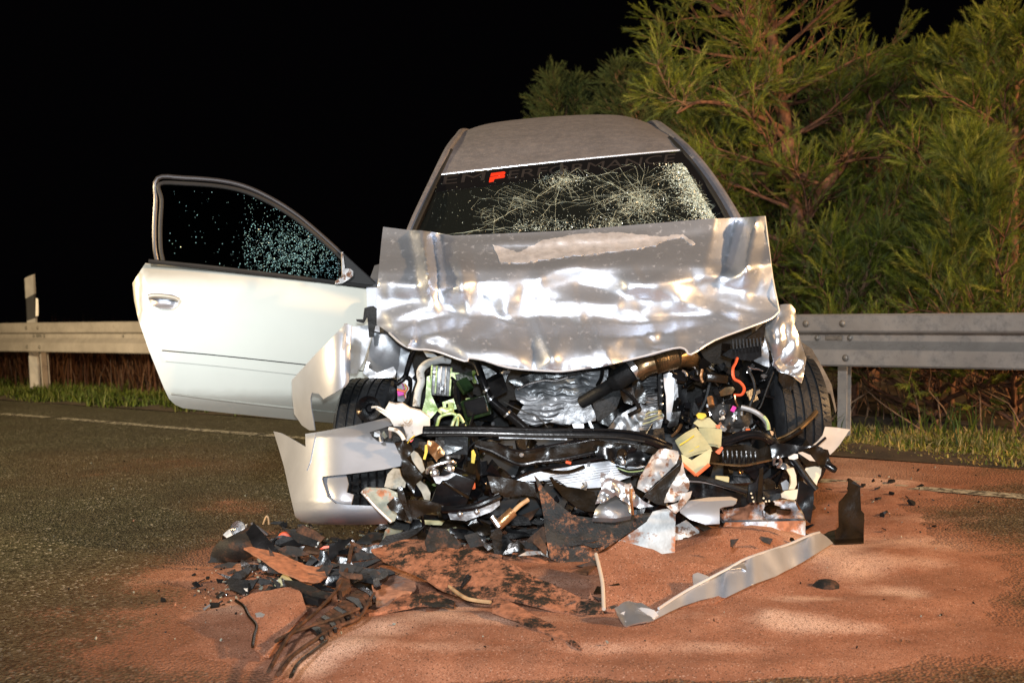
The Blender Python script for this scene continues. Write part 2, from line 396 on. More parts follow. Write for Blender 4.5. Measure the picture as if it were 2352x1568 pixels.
PALE = [(700, 1535, 60, 26, 1), (790, 1495, 70, 24, 1), (890, 1455, 80, 22, 1), (990, 1420, 80, 20, .9), (1080, 1400, 60, 14, .6), (640, 1400, 70, 40, .6), (880, 1340, 80, 30, .7), (720, 1300, 70, 20, .6),
        (1890, 1270, 90, 30, 1), (1960, 1325, 70, 22, .9), (2040, 1360, 70, 12, .8), (2100, 1375, 40, 12, .9), (1840, 1440, 90, 16, 1), (1960, 1448, 90, 10, .8), (1780, 1425, 40, 14, .7), (2120, 1250, 150, 22, .7), (2010, 1100, 120, 34, .8), (1930, 1050, 80, 26, .6),
        (1720, 1240, 80, 22, .7), (560, 1300, 60, 30, .4), (580, 1145, 50, 10, .8), (300, 1335, 120, 10, .5), (1700, 1330, 90, 30, .35), (1480, 1420, 200, 20, .4), (1250, 1340, 200, 30, .35), (1150, 1440, 160, 14, .6), (1350, 1500, 200, 12, .5), (1650, 1490, 160, 14, .6), (2080, 1300, 120, 14, .7), (2190, 1190, 160, 16, .6), (1560, 1370, 120, 14, .5), (500, 1400, 120, 16, .5), (960, 1500, 120, 14, .6), (1850, 1385, 90, 10, .8), (2250, 1060, 160, 14, .5)]
def pale_at(p):
    x, y = proj((p[0], p[1], 0)) if Vector((p[0], p[1], 0)).dot(FW) > .8 else (0, 3000)
    return dens(x, y, PALE)*(1+.6*mnoise.noise(Vector((p[0]*5, p[1]*5, 2)))) if 900 < y < 1900 else 0.0
def dens(x, y, L):
    s = 0
    for (a, b, rx, ry, q) in L:
        dx = (x-a)/rx; dy = (y-b)/ry; e = dx*dx+dy*dy
        if e < 6: s += q*math.exp(-e)
    return s
def dust_at(p):
    x, y = proj((p[0], p[1], 0)) if Vector((p[0], p[1], 0)).dot(FW) > .8 else (0, 3000)
    if y > 2200 or y < 900: return 0.0
    n = mnoise.noise(Vector((p[0]*1.6, p[1]*1.6, 3)))*.35+mnoise.noise(Vector((p[0]*5, p[1]*5, 7)))*.16
    d = dens(x, min(y, 1620), DUST)
    return max(0.0, min(1.3, d*(1+n)+n*.18*(d > .05)))
def sand_h(p):
    x, y = proj((p[0], p[1], 0)) if Vector((p[0], p[1], 0)).dot(FW) > .8 else (0, 3000)
    if y > 1900: return -.01
    d = dens(x, y, DUST)
    n = mnoise.noise(Vector((p[0]*3, p[1]*3, 1)))*.5+mnoise.noise(Vector((p[0]*9, p[1]*9, 5)))*.42+mnoise.noise(Vector((p[0]*15, p[1]*15, 2)))*.30
    return .016*(min(d, 1.3)-.93+n*.7)+dens(x, y, PILE)*(1+.35*n)

def grid_axis(lo, hi, a, b, fine, grow=1.22):
    v = list(np.arange(a, b+1e-6, fine)); st_ = fine; x = b
    while x < hi: st_ *= grow; x += st_; v.append(min(x, hi))
    st_ = fine; x = a; pre = []
    while x > lo: st_ *= grow; x -= st_; pre.append(max(x, lo))
    return pre[::-1]+v
def grid_mesh(name, ss, ts, zf, mat_, attr=None, kind=None, label=None):
    vs = []; at = []
    for s in ss:
        for t in ts:
            p = RP(s, t); z = zf(p); vs.append((p.x, p.y, z))
            if attr: at.append(attr(p))
    nt = len(ts); fs = [(i*nt+j, (i+1)*nt+j, (i+1)*nt+j+1, i*nt+j+1) for i in range(len(ss)-1) for j in range(nt-1)]
    me = bpy.data.meshes.new(name); me.from_pydata(vs, [], fs); me.polygons.foreach_set('use_smooth', [True]*len(fs))
    if attr:
        a = me.attributes.new('dust', 'FLOAT', 'POINT'); a.data.foreach_set('value', at)
        a = me.attributes.new('pale', 'FLOAT', 'POINT'); a.data.foreach_set('value', [pale_at(v) for v in vs])
    me.update(); return link(name, me, mat_, kind=kind, label=label)

def road_mat(name, base, sandy):
    m_ = bpy.data.materials.new(name); m_.use_nodes = True; nt = m_.node_tree; N = nt.nodes; L = nt.links; b = N['Principled BSDF']
    pos = N.new('ShaderNodeNewGeometry').outputs['Position']
    def nz(scale, det=3, ro=.6):
        n = N.new('ShaderNodeTexNoise'); n.inputs['Scale'].default_value = scale; n.inputs['Detail'].default_value = det; n.inputs['Roughness'].default_value = ro; L.new(pos, n.inputs['Vector']); return n.outputs['Fac']
    def rmp(f, a, bb, lo=0, hi=1):
        r = N.new('ShaderNodeMapRange'); r.inputs['From Min'].default_value = a; r.inputs['From Max'].default_value = bb; r.inputs['To Min'].default_value = lo; r.inputs['To Max'].default_value = hi; L.new(f, r.inputs['Value']); return r.outputs['Result']
    def mix(f, A, B):
        x = N.new('ShaderNodeMix'); x.data_type = 'RGBA'; L.new(f, x.inputs['Factor'])
        for s, v in (('A', A), ('B', B)):
            k = [i for i in x.inputs if i.name == s and i.type == 'RGBA'][0]
            if isinstance(v, tuple): k.default_value = (*v, 1)
            else: L.new(v, k)
        return [o for o in x.outputs if o.type == 'RGBA'][0]
    def mth(op, a, c):
        x = N.new('ShaderNodeMath'); x.operation = op
        for i, v in enumerate((a, c)):
            if isinstance(v, (int, float)): x.inputs[i].default_value = v
            else: L.new(v, x.inputs[i])
        return x.outputs[0]
    vor = N.new('ShaderNodeTexVoronoi'); vor.inputs['Scale'].default_value = 105; L.new(pos, vor.inputs['Vector'])
    hs = N.new('ShaderNodeSeparateColor'); L.new(vor.outputs['Color'], hs.inputs[0])
    chip = mix(rmp(hs.outputs[0], .15, .95), (.026, .026, .015), (.135, .128, .078))
    chip = mix(rmp(hs.outputs[1], .92, .95), chip, (.42, .38, .30))
    chip = mix(rmp(nz(2.2), .35, .7), chip, mix(rmp(hs.outputs[0], .1, .95), (.026, .023, .015), (.12, .105, .066)))
    sand = mix(rmp(nz(6, 5), .3, .7), (.30, .122, .068), (.48, .235, .150))
    sand = mix(rmp(nz(1.9, 4), .45, .68, 0, .65), sand, (.17, .066, .032))
    pa = N.new('ShaderNodeAttribute'); pa.attribute_name = 'pale'; sand = mix(rmp(mth('ADD', pa.outputs['Fac'], mth('MULTIPLY', mth('SUBTRACT', nz(24, 4, .7), .5), .5)), .2, .9), sand, (.74, .49, .37))
    sand = mix(rmp(nz(330, 2), .36, .52), (.20, .07, .032), sand)
    v2 = N.new('ShaderNodeTexVoronoi'); v2.inputs['Scale'].default_value = 300; L.new(pos, v2.inputs['Vector']); h2 = N.new('ShaderNodeSeparateColor'); L.new(v2.outputs['Color'], h2.inputs[0])
    sand = mix(rmp(h2.outputs[1], .95, .99), sand, (.56, .34, .25))
    sand = mix(rmp(h2.outputs[2], .90, .96), sand, (.06, .032, .02))
    if sandy:
        col = sand; f = None
    else:
        a = N.new('ShaderNodeAttribute'); a.attribute_name = 'dust'
        f0 = mth('ADD', a.outputs['Fac'], mth('ADD', mth('MULTIPLY', mth('SUBTRACT', nz(70, 4, .7), .5), 1.5), mth('MULTIPLY', mth('SUBTRACT', nz(4.5, 5, .65), .5), 1.3)))
        f = rmp(f0, .46, .74)
        col = mix(f, chip, sand)
        col = mix(rmp(a.outputs['Fac'], .0, .55, 0, .38), col, (.20, .085, .04))
    L.new(col, b.inputs['Base Color'])
    if sandy: b.inputs['Roughness'].default_value = .9
    else: L.new(rmp(f, 0, 1, .46, .9), b.inputs['Roughness'])
    b.inputs['Specular IOR Level'].default_value = .35
    bp = N.new('ShaderNodeBump'); bp.inputs['Strength'].default_value = .35 if not sandy else .7; bp.inputs['Distance'].default_value = .004 if not sandy else .0016
    h = mth('ADD', mth('MULTIPLY', vor.outputs['Distance'], 8 if not sandy else 0), nz(330, 2))
    L.new(h, bp.inputs['Height']); L.new(bp.outputs[0], b.inputs['Normal'])
    return m_
M['road'] = road_mat('worn_asphalt_with_sand', None, False); M['sand'] = road_mat('reddish_absorbent_sand', None, True)
M['sandplate'] = M['sand']
M['soil'] = mat('dark_verge_soil', (.05, .034, .018), .95, 0, .5, 5, bump=.8, bs=40)

EDGE = .62                                                     # where the asphalt meets the verge, metres out from the rail
road = grid_mesh('road', grid_axis(-70, 40, -6.0, 6.2, .06), [EDGE+.0]+grid_axis(EDGE+.04, 40, EDGE+.04, 6.4, .05), lambda p: 0.0, M['road'], dust_at, 'structure')
verge = grid_mesh('ground', grid_axis(-75, 45, -12, 8, .25), grid_axis(-60, EDGE+.02, -6, EDGE+.02, .12),
                  lambda p: (.02+.03*mnoise.noise(Vector((p.x*2, p.y*2, 0)))+.02*mnoise.noise(Vector((p.x*7, p.y*7, 4))))*min(1, max(0, (EDGE+.02-st(p)[1])*6))-.004-max(0, -st(p)[1]-6)*.03, M['soil'], None, 'structure')
# thick sand: a height field, kept only where it rises out of the asphalt
ss = np.arange(-3.2, 5.6, .033); ts = np.arange(1.2, 6.2, .033)
hh = np.full((len(ss), len(ts)), -1.0); pos = {}
for i, s in enumerate(ss):
    for j, t in enumerate(ts):
        p = RP(s, t)
        if p.y < 1.6: continue
        hh[i, j] = sand_h(p); pos[i, j] = p
vs, fs, ix = [], [], {}
for i in range(len(ss)-1):
    for j in range(len(ts)-1):
        q = [(i, j), (i+1, j), (i+1, j+1), (i, j+1)]
        if max(hh[a] for a in q) > 0 and all(a in pos for a in q):
            f = []
            for a in q:
                if a not in ix: ix[a] = len(vs); vs.append((pos[a].x, pos[a].y, max(hh[a], -.008)))
                f.append(ix[a])
            fs.append(tuple(f))
me = bpy.data.meshes.new('sand'); me.from_pydata(vs, [], fs); a = me.attributes.new('pale', 'FLOAT', 'POINT'); a.data.foreach_set('value', [pale_at(v) for v in vs]); me.polygons.foreach_set('use_smooth', [True]*len(fs)); me.update()
link('sand', me, M['sand'], kind='stuff', label='reddish absorbent sand strewn over the asphalt in front of the wreck', cat='sand')
def HZ(x, y):                                                  # top of road or sand where a sight line meets it
    p = G(x, y, 0); return max(0.0, sand_h(p))
# edge line, worn: short painted stretches on the asphalt
rnd = random.Random(4); geos = []; s = -14.0
M['line'] = mat('worn_road_paint', (.40, .37, .28), .7, 0, .3, 30, bump=.3, dust=.34, dcol=(.06, .05, .035), ds=22)
vs, fs = [], []; t0 = 1.36
k = 0
sl = np.arange(-30, 14, .05)
for i, s in enumerate(sl):
    w = .05+.012*mnoise.noise(Vector((s*3, 0, 0))); c = t0+.01*mnoise.noise(Vector((s*.7, 3, 0)))
    vs += [RP(s, c-w+.012*mnoise.noise(Vector((s*14, 1, 0))), .004), RP(s, c+w+.012*mnoise.noise(Vector((s*14, 9, 0))), .004)]
    if i and mnoise.noise(Vector((s*2.2, 5, 0)))+.5*mnoise.noise(Vector((s*9, 5, 0))) > -.34 and not (.3 < s < 2.2): fs.append((2*i-2, 2*i, 2*i+1, 2*i-1))
me = bpy.data.meshes.new('road_edge_line'); me.from_pydata([tuple(v) for v in vs], [], fs); link('road_edge_line', me, M['line'], kind='structure')

# ------------------------------------------------------------------ guardrail and marker post
def rail_s(x, t=.05):                                          # where along the rail a picture column crosses it
    u = (x-1176)/F; k = FW+u*RT; o = RP(0, t)
    n = RT-u*FW; return -(o-CAM).dot(n)/RE.dot(n)
gr = empty('guardrail', RP(-2, 0, 0), 'galvanised steel crash barrier running behind the wrecked car', 'guardrail')
PROF = [(-.03, .745), (.042, .752), (.052, .742), (.052, .655), (.046, .644), (.004, .636), (-.004, .63), (-.004, .592), (.002, .584), (.044, .552), (.052, .542), (.052, .455), (.044, .445), (-.03, .438)]
J1, J2 = rail_s(85), rail_s(1905); ST = (J2-J1)/2
for k in range(-1, 4):
    a = J1+ST*(k-1)-(.18 if k >= 0 else 0); b = J1+ST*k+.16; dt = .004*(k % 2)
    n = 24; vs = []; fs = []
    sk = [a+(b-a)*i/n for i in range(n+1)]
    for i, s in enumerate(sk):
        wob = .004*math.sin(s*1.7)
        for th in (0, -.003):
            for (t, z) in PROF: vs.append(RP(s, t+dt+th+wob, z+.003*math.sin(s*.9)))
    q = len(PROF)
    for i in range(n):
        for j in range(q-1):
            A = i*2*q+j; B = A+2*q; fs.append((A, B, B+1, A+1)); A += q; B += q; fs.append((A, A+1, B+1, B))
    for i in (0, n):
        for j in range(q-1): A = i*2*q+j; fs.append((A, A+1, A+1+q, A+q))
    pan = mk('rail_beam', vs, fs, M['rail'], gr, sharp=20)
def bolt(s, t, z, r=.017):
    vs, fs = lathe_geo(RP(s, t, z), RN, [(0, r*1.25), (.003, r*1.25), (.004, r), (.010, r*.9), (.013, r*.5)], 12)
    return mk('bolt', vs, fs, M['bolt'], gr)
for js in (J1-ST, J1, J1+ST, J2, J2+ST):
    for ds, z in ((-.13, .70), (.10, .70), (.115, .498), (-.13, .498)): bolt(js+ds, .058, z)
    for ds, z in ((-.085, .612), (.12, .612)): bolt(js+ds, .003, z, .014)
    bevel_mk('splice_plate', [(RP(js+.02, .003, .612), (RE, RN, Vector((0, 0, 1))), (.055, .004, .014))], M['bolt'], gr, .002, 1)
    if abs(js-J1-ST) > .1: bolt(js+1.55, .0, .612, .010)
    # sigma post: web and two flanges
    tl = -.02 if js != J2 else .03
    L = RE; vz = Vector((tl, 0, 1)).normalized()
    ps = js-(.10 if js == J1 else .0)
    parts = [(RP(ps+.03, -.085, .30), (RE, RN, vz), (.004, .036, .36)), (RP(ps+.046, -.045, .30), (RE, RN, vz), (.030 if js == J2 else .013, .003, .36)), (RP(ps+.046, -.125, .30), (RE, RN, vz), (.020 if js == J2 else .013, .003, .36))]
    bevel_mk('post', parts, M['rail'], gr, .0015, 1)

# white marker post with a slanted black band and a reflector, behind the rail
dp = empty('marker_post', RP(rail_s(75, -.2), -.22, 0), 'white roadside marker post with black band and reflector behind the barrier', 'marker post')
def dp_sec(z, inset=.14): # rounded triangular section facing the traffic
    c = RP(rail_s(78, -.2), -.22, z); a = (RT*1.0).normalized(); a.z = 0; a.normalize(); b = Vector((-a.y, a.x, 0)); out = []
    for (x, y) in ((-.066, .0), (-.060, -.02), (-.046, -.03), (.046, -.012), (.064, .006), (.062, .018), (.0, .085), (-.06, .03)):
        out.append(c+a*x*(1-inset)+b*y*(1-inset))
    return out
def dp_block(name, z0, z1, m_, slope0=0, slope1=0, inset=.14):
    A = dp_sec(z0, inset); B = dp_sec(z1, inset); c = RP(rail_s(78, -.2), -.22, 0); a = RT.copy(); a.z = 0; a.normalize()
    A = [p+Vector((0, 0, slope0*(p-c).dot(a))) for p in A]; B = [p+Vector((0, 0, slope1*(p-c).dot(a))) for p in B]
    n = len(A); fs = [tuple(range(n))[::-1], tuple(range(n, 2*n))]+[(i, (i+1) % n, (i+1) % n+n, i+n) for i in range(n)]
    return mk(name, A+B, fs, m_, dp, sharp=25)
zt = 1+ (705-632)/F*12.9
zz = lambda y: AZ(78, 12.9, 0).z + (G(78, 895, 0).z*0) + 0
def z_at(x, y, d): return U(x, y, d).z
Dm = (RP(rail_s(78, -.2), -.22, 0)-CAM).dot(FW)
zs = [z_at(78, y, Dm) for y in (634, 680, 733, 760)]
dp_block('post_body', 0, zs[2], M['post_white'], 0, .3)
dp_block('black_band', zs[2]+.001, zs[1], M['post_black'], .3, .5, .145)
dp_block('post_top', zs[1]+.001, zs[0], M['post_white'], .5, .42)
S('reflector', VC, [(293, 432), (322, 430), (340, 436), (344, 500), (343, 588), (318, 595), (296, 590), (292, 520)], Dm-.045, M['lens'], dp, t=.006, res=6)

# ------------------------------------------------------------------ grass
def blades(name, N, region, hmin, hmax, cols, seed, w=.005, lean=.5, label=None):
    rg = np.random.default_rng(seed)
    s = rg.uniform(region[0], region[1], N); t = rg.uniform(region[2], region[3], N)
    dn = np.array([mnoise.noise(Vector((a*1.1, b*2.5, seed))) for a, b in zip(s, t)])
    keep = (dn+rg.uniform(-.5, .5, N)) > -.32; edge = np.array([EDGE-.06+.12*mnoise.noise(Vector((a*1.5, 0, 9)))+.05*mnoise.noise(Vector((a*6, 0, 9))) for a in s]); keep &= t < edge
    s, t, dn = s[keep], t[keep], dn[keep]; n = len(s)
    base = np.array([D0*0+s*RE.x+t*RN.x, D0+s*RE.y+t*RN.y, np.zeros(n)]).T
    h = rg.uniform(hmin, hmax, n)*(1+.8*dn); az = rg.uniform(0, 6.283, n); tilt = rg.uniform(0, lean, n)
    d = np.array([np.cos(az)*np.sin(tilt), np.sin(az)*np.sin(tilt), np.cos(tilt)]).T
    a2 = rg.uniform(0, 6.283, n); sd = np.array([np.cos(a2), np.sin(a2), np.zeros(n)]).T*w
    mid = base+d*(h*.55)[:, None]; tip = base+d*h[:, None]+np.array([np.cos(az), np.sin(az), -.5*np.ones(n)]).T*(h*tilt*.6)[:, None]
    V = np.stack([base-sd, base+sd, mid+sd*.8, mid-sd*.8, tip], 1).reshape(-1, 3)
    i = np.arange(n)*5
    loops = np.stack([i, i+1, i+2, i+3, i+3, i+2, i+4], 1).reshape(-1)
    me = bpy.data.meshes.new(name); me.vertices.add(len(V)); me.vertices.foreach_set('co', V.ravel()); me.loops.add(len(loops)); me.loops.foreach_set('vertex_index', loops)
    me.polygons.add(2*n); lt = np.tile([4, 3], n); ls = np.concatenate([[0], np.cumsum(lt)[:-1]]); me.polygons.foreach_set('loop_start', ls); me.polygons.foreach_set('loop_total', lt)
    me.update(); me.validate()
    cols = np.array(cols); c = cols[rg.integers(0, len(cols), n)]*rg.uniform(.6, 1.3, n)[:, None]
    C = np.concatenate([np.repeat(c, 5, 0), np.ones((5*n, 1))], 1)
    at = me.color_attributes.new('tint', 'FLOAT_COLOR', 'POINT'); at.data.foreach_set('color', C.ravel())
    return link(name, me, M['grass'], kind='stuff', label=label, cat='grass')
GREEN = [(.07, .11, .012), (.10, .13, .015), (.12, .13, .03), (.05, .08, .01)]
DRY = [(.36, .27, .09), (.42, .31, .12), (.20, .20, .03), (.14, .17, .02), (.30, .25, .07)]
blades('grass', 26000, (-10, -1.2, -.7, EDGE), .03, .12, GREEN, 1, .006, .6, 'green verge grass under the barrier left of the open door')
blades('grass', 30000, (1.2, 6, -.5, EDGE), .025, .07, DRY, 2, .005, 1.1, 'dry yellowish verge grass under the barrier right of the car')
blades('grass', 500, (1.2, 6, -.6, .1), .12, .24, GREEN, 3, .005, .5, 'taller green grass tufts at the foot of the pines')
blades('dry_weeds', 5000, (-9, -1.0, -1.5, -.25), .25, .62, [(.085, .03, .012), (.05, .018, .008), (.11, .05, .02), (.03, .014, .007)], 5, .004, .35, 'reddish dry weeds standing behind the barrier at the far end')

# ------------------------------------------------------------------ pines
def needles(name, tufts, parent, seed, cols, N=60, w=.0028):
    rg = np.random.default_rng(seed); Pp = np.array([t[0][:] for t in tufts]); A = np.array([t[1][:] for t in tufts]); L = np.array([t[2] for t in tufts]); n = len(tufts)
    A /= np.linalg.norm(A, axis=1)[:, None]
    hlp = np.where(np.abs(A[:, 2:3]) < .8, [[0, 0, 1]], [[1, 0, 0]]); B = np.cross(A, hlp); B /= np.linalg.norm(B, axis=1)[:, None]; Cc = np.cross(A, B)
    u = rg.uniform(0, 1, (n, N)); az = rg.uniform(0, 6.283, (n, N)); op = rg.uniform(.30, .80, (n, N))*(1-.35*u)
    ln = rg.uniform(.032, .052, (n, N))*(np.clip(L, .1, .2)/.14)[:, None]
    base = Pp[:, None]+A[:, None]*(u*L[:, None])[..., None]
    d = A[:, None]*np.cos(op)[..., None]+(B[:, None]*np.cos(az)[..., None]+Cc[:, None]*np.sin(az)[..., None])*np.sin(op)[..., None]
    tip = base+d*ln[..., None]+np.array([0, 0, -.004])
    sd = np.cross(d, rg.normal(size=(n, N, 3))); sd /= np.linalg.norm(sd, axis=2)[..., None]; sd *= w/2
    V = np.stack([base-sd, base+sd, tip], 2).reshape(-1, 3); nv = len(V)
    me = bpy.data.meshes.new(name); o = WORLD[parent]
    me.vertices.add(nv); me.vertices.foreach_set('co', (V-np.array(o[:])).ravel()); me.loops.add(nv); me.loops.foreach_set('vertex_index', np.arange(nv))
    me.polygons.add(nv//3); me.polygons.foreach_set('loop_start', np.arange(0, nv, 3)); me.polygons.foreach_set('loop_total', np.full(nv//3, 3))
    me.update()
    cols = np.array(cols); c = cols[rg.integers(0, len(cols), n)]*rg.uniform(.55, 1.45, n)[:, None]
    c = np.repeat(c, N*3, 0)*np.repeat(rg.uniform(.75, 1.25, n*N), 3)[:, None]
    at = me.color_attributes.new('tint', 'FLOAT_COLOR', 'POINT'); at.data.foreach_set('color', np.concatenate([c, np.ones((nv, 1))], 1).ravel())
    ob = link(name, me, M['needle'], parent, o, kind='stuff'); return ob
PINE = [(.15, .18, .018), (.19, .215, .028), (.085, .115, .014), (.23, .24, .05), (.12, .155, .045)]
DULL = [(.075, .11, .04), (.09, .125, .045), (.11, .13, .045)]

def pine(label, trunk, r0, r1, limbs, seed, cols=PINE, extra=(), per=9, tl=.12, group='pines behind the barrier', N=58, bare=.0):
    """trunk: points bottom to top. limbs: (height fraction, azimuth deg, length, rise). Each limb carries side twigs, each twig needle brushes."""
    rnd = random.Random(seed); tr = crom([Vector(p) for p in trunk], 8)
    root = empty('pine_tree', (trunk[0][0], trunk[0][1], 0), label, 'tree', group)
    vs, fs = tube_geo(tr, lambda f: r0+(r1-r0)*f+.006*math.sin(f*70), 11, smooth=False); mk('trunk', vs, fs, M['bark'], root, sharp=None)
    tufts = []
    def limb(a, d, ln, rise, rad, lead=False):
        n = max(4, int(ln/.14)); pts = [a]; d = Vector(d).normalized(); tw = []
        for i in range(n):
            d = (d+Vector((rnd.uniform(-.22, .22), rnd.uniform(-.22, .22), rnd.uniform(-.16, .20)+rise*.10))).normalized()
            pts.append(pts[-1]+d*ln/n)
        geos = [tube_geo(pts, (rad, .004), 6, k=2)]
        for i in range(1, len(pts)):
            f = i/(len(pts)-1)
            if f < bare: continue
            dirn = (pts[i]-pts[i-1]).normalized()
            for k in range(rnd.choice((3, 3, 4)) if f < .99 else 5):
                az = rnd.uniform(0, 6.283); o = dirn.orthogonal().normalized(); o2 = dirn.cross(o)
                td = (dirn*rnd.uniform(.5, 1.1)+(o*math.cos(az)+o2*math.sin(az))*rnd.uniform(.5, 1.0)+Vector((0, 0, .22))).normalized()
                tln = ln*rnd.uniform(.14, .34)*(1.15-.5*f)+.06; q = [pts[i]]; e = td
                for j in range(3):
                    e = (e+Vector((rnd.uniform(-.2, .2), rnd.uniform(-.2, .2), rnd.uniform(-.08, .20)))).normalized(); q.append(q[-1]+e*tln/3)
                geos.append(tube_geo(q, (.0045, .002), 4, k=1))
                for j in range(5 if per > 7 else 2):
                    kk = 2 if j < 3 else 1; p = q[3] if j == 0 else q[kk]+(q[kk+1]-q[kk])*rnd.random()
                    sd = Vector((rnd.uniform(-1, 1), rnd.uniform(-1, 1), rnd.uniform(-.35, .6)))*(.9 if j else .15)
                    tufts.append((p, (e+sd).normalized(), tl*rnd.uniform(.7, 1.3)))
        g_ = join(geos); mk('branch', g_[0], g_[1], M['twig'] if rad < .014 else M['bark'], root, sharp=None)
    for (f, az, ln, rise) in limbs:
        i = min(len(tr)-2, int(f*(len(tr)-1))); a = tr[i]+(tr[i+1]-tr[i])*(f*(len(tr)-1)-i)
        limb(a, (math.cos(R(az)), math.sin(R(az)), .25+rise), ln, rise, .008+.012*ln)
    for pts_, rad in extra:
        P = [Vector(p) for p in pts_]
        vs, fs = tube_geo(P, (rad, rad*.35), 8); mk('branch', vs, fs, M['bark'], root, sharp=None)
        cc = crom(P, 4)
        for i in range(2, len(cc), 2): limb(cc[i], (rnd.uniform(-1, 1), rnd.uniform(-1, 1), rnd.uniform(0, .8)), rnd.uniform(.3, .6), .3, rad*.35)
    needles('crown', tufts, root, seed, cols, N)
    return root, len(tufts)
def whorls(seed, f0, f1, n, k, l0, l1, rise=.2):
    rnd = random.Random(seed); out = []
    for i in range(n):
        f = f0+(f1-f0)*i/max(1, n-1); a0 = rnd.uniform(0, 360)
        for j in range(k):
            out.append((min(.985, f+rnd.uniform(-.015, .015)), a0+360*j/k+rnd.uniform(-25, 25), (l0+(l1-l0)*i/max(1, n-1))*rnd.uniform(.75, 1.2), rise+rnd.uniform(-.15, .25)))
    return out
pine('tall pine with a reddish trunk rising out of the picture right of the car roof',
     [AZ(1862, 9.0, 0), U(1850, 720, 9.0), U(1845, 600, 9.0), U(1830, 480, 9.0), U(1812, 330, 9.05), U(1785, 180, 9.1), U(1766, 0, 9.1), U(1756, -260, 9.15)], .070, .038,
     [w for w in whorls(3, .10, .98, 12, 6, 1.05, .72, .12) if not (215 < w[1] % 360 < 320 and w[0] > .2 and int(w[1]*7) % 5 > 1)], 11, per=12, bare=.22,
     extra=[([U(1845, 500, 9.0), U(1900, 425, 8.9), U(1965, 335, 8.95), U(2010, 240, 9.0)], .05), ([U(1782, 150, 9.1), U(1735, 95, 8.8), U(1700, 50, 8.6), U(1650, 20, 8.5), U(1610, -10, 8.4)], .03), ([U(1806, 300, 9.05), U(1700, 250, 8.7), U(1610, 235, 8.5), U(1555, 260, 8.4)], .022)])
pine('broad young pine at the right edge of the picture behind the barrier',
     [AZ(2330, 8.3, 0), U(2325, 500, 8.3), U(2330, 300, 8.3), U(2338, 110, 8.3)], .05, .012, whorls(5, .08, .95, 9, 5, 1.05, .28, .3), 21, per=10)
pine('middle pine with upright shoots between the tall pine and the right edge one',
     [AZ(2130, 9.3, 0), U(2140, 500, 9.3), U(2165, 320, 9.3), U(2195, 150, 9.3)], .055, .012, whorls(6, .08, .95, 9, 5, 1.15, .25, .35), 22, per=10)
pine('rounded dark pine standing farther back right of the tall trunk',
     [AZ(2010, 10.8, 0), U(2010, 500, 10.8), U(2030, 330, 10.8), U(2060, 215, 10.8)], .055, .014, whorls(7, .1, .95, 8, 5, 1.2, .4, .3), 23, cols=DULL, per=9)
pine('small bluish pine peeping over the car roof, leftmost of the trees',
     [AZ(1300, 12.5, 0), U(1300, 400, 12.5), U(1290, 222, 12.5)], .04, .012, whorls(8, .45, .96, 5, 5, .36, .22, .6), 24, cols=DULL, per=9)
pine('bluish pine top just above the right half of the car roof',
     [AZ(1470, 12.0, 0), U(1470, 400, 12.0), U(1475, 215, 12.0)], .05, .012, whorls(9, .4, .95, 6, 5, .62, .3, .6), 25, cols=DULL, per=9)
pine('dark bushy pine between the car roof and the tall trunk',
     [AZ(1650, 10.2, 0), U(1650, 500, 10.2), U(1650, 300, 10.2)], .05, .012, whorls(10, .2, .95, 8, 5, .75, .3, .4), 26, cols=DULL+PINE[:2], per=9)
pine('slim young pine with a bright upright leader in front of the others',
     [AZ(2185, 7.75, 0), U(2190, 720, 7.75), U(2215, 560, 7.75), U(2238, 375, 7.75)], .022, .006, whorls(12, .25, .97, 8, 4, .42, .13, .8), 27, per=11, tl=.15)
pine('low spreading pine directly behind the barrier right of the hood',
     [AZ(1960, 8.25, 0), U(1965, 760, 8.25), U(1975, 640, 8.25)], .03, .01, whorls(13, .2, .95, 5, 5, .62, .35, .5), 28, per=10)
pine('ragged low pine with bare tan twigs under the barrier at far right',
     [AZ(2150, 7.75, 0), U(2150, 900, 7.75), U(2160, 760, 7.75)], .02, .008, whorls(14, .15, .95, 6, 5, .75, .5, .1), 29, per=6, bare=.45)
pine('spreading low pine at the right edge, branches reaching under the barrier',
     [AZ(2330, 7.35, 0), U(2330, 900, 7.35), U(2335, 740, 7.35)], .02, .008, whorls(15, .15, .95, 5, 5, .62, .5, .15), 30, per=6, bare=.4)
# bare brushwood behind and under the rail on the right
rnd = random.Random(8); geos = []
for i in range(150):
    a = RP(rnd.uniform(1.0, 6.5), rnd.uniform(-1.6, -.28), 0); d = Vector((rnd.uniform(-.6, .6), rnd.uniform(-.4, .4), 1)); q = [a]
    for j in range(4): d = d+Vector((rnd.uniform(-.5, .5), rnd.uniform(-.3, .3), rnd.uniform(-.35, .1))); q.append(q[-1]+d.normalized()*rnd.uniform(.1, .26))
    geos.append(tube_geo(q, (rnd.uniform(.003, .009), .002), 5, k=2))
g_ = join(geos); mk('brushwood', g_[0], g_[1], M['twig'], None, sharp=None, kind='stuff', label='tangle of thin bare tan twigs under the barrier', cat='brushwood')

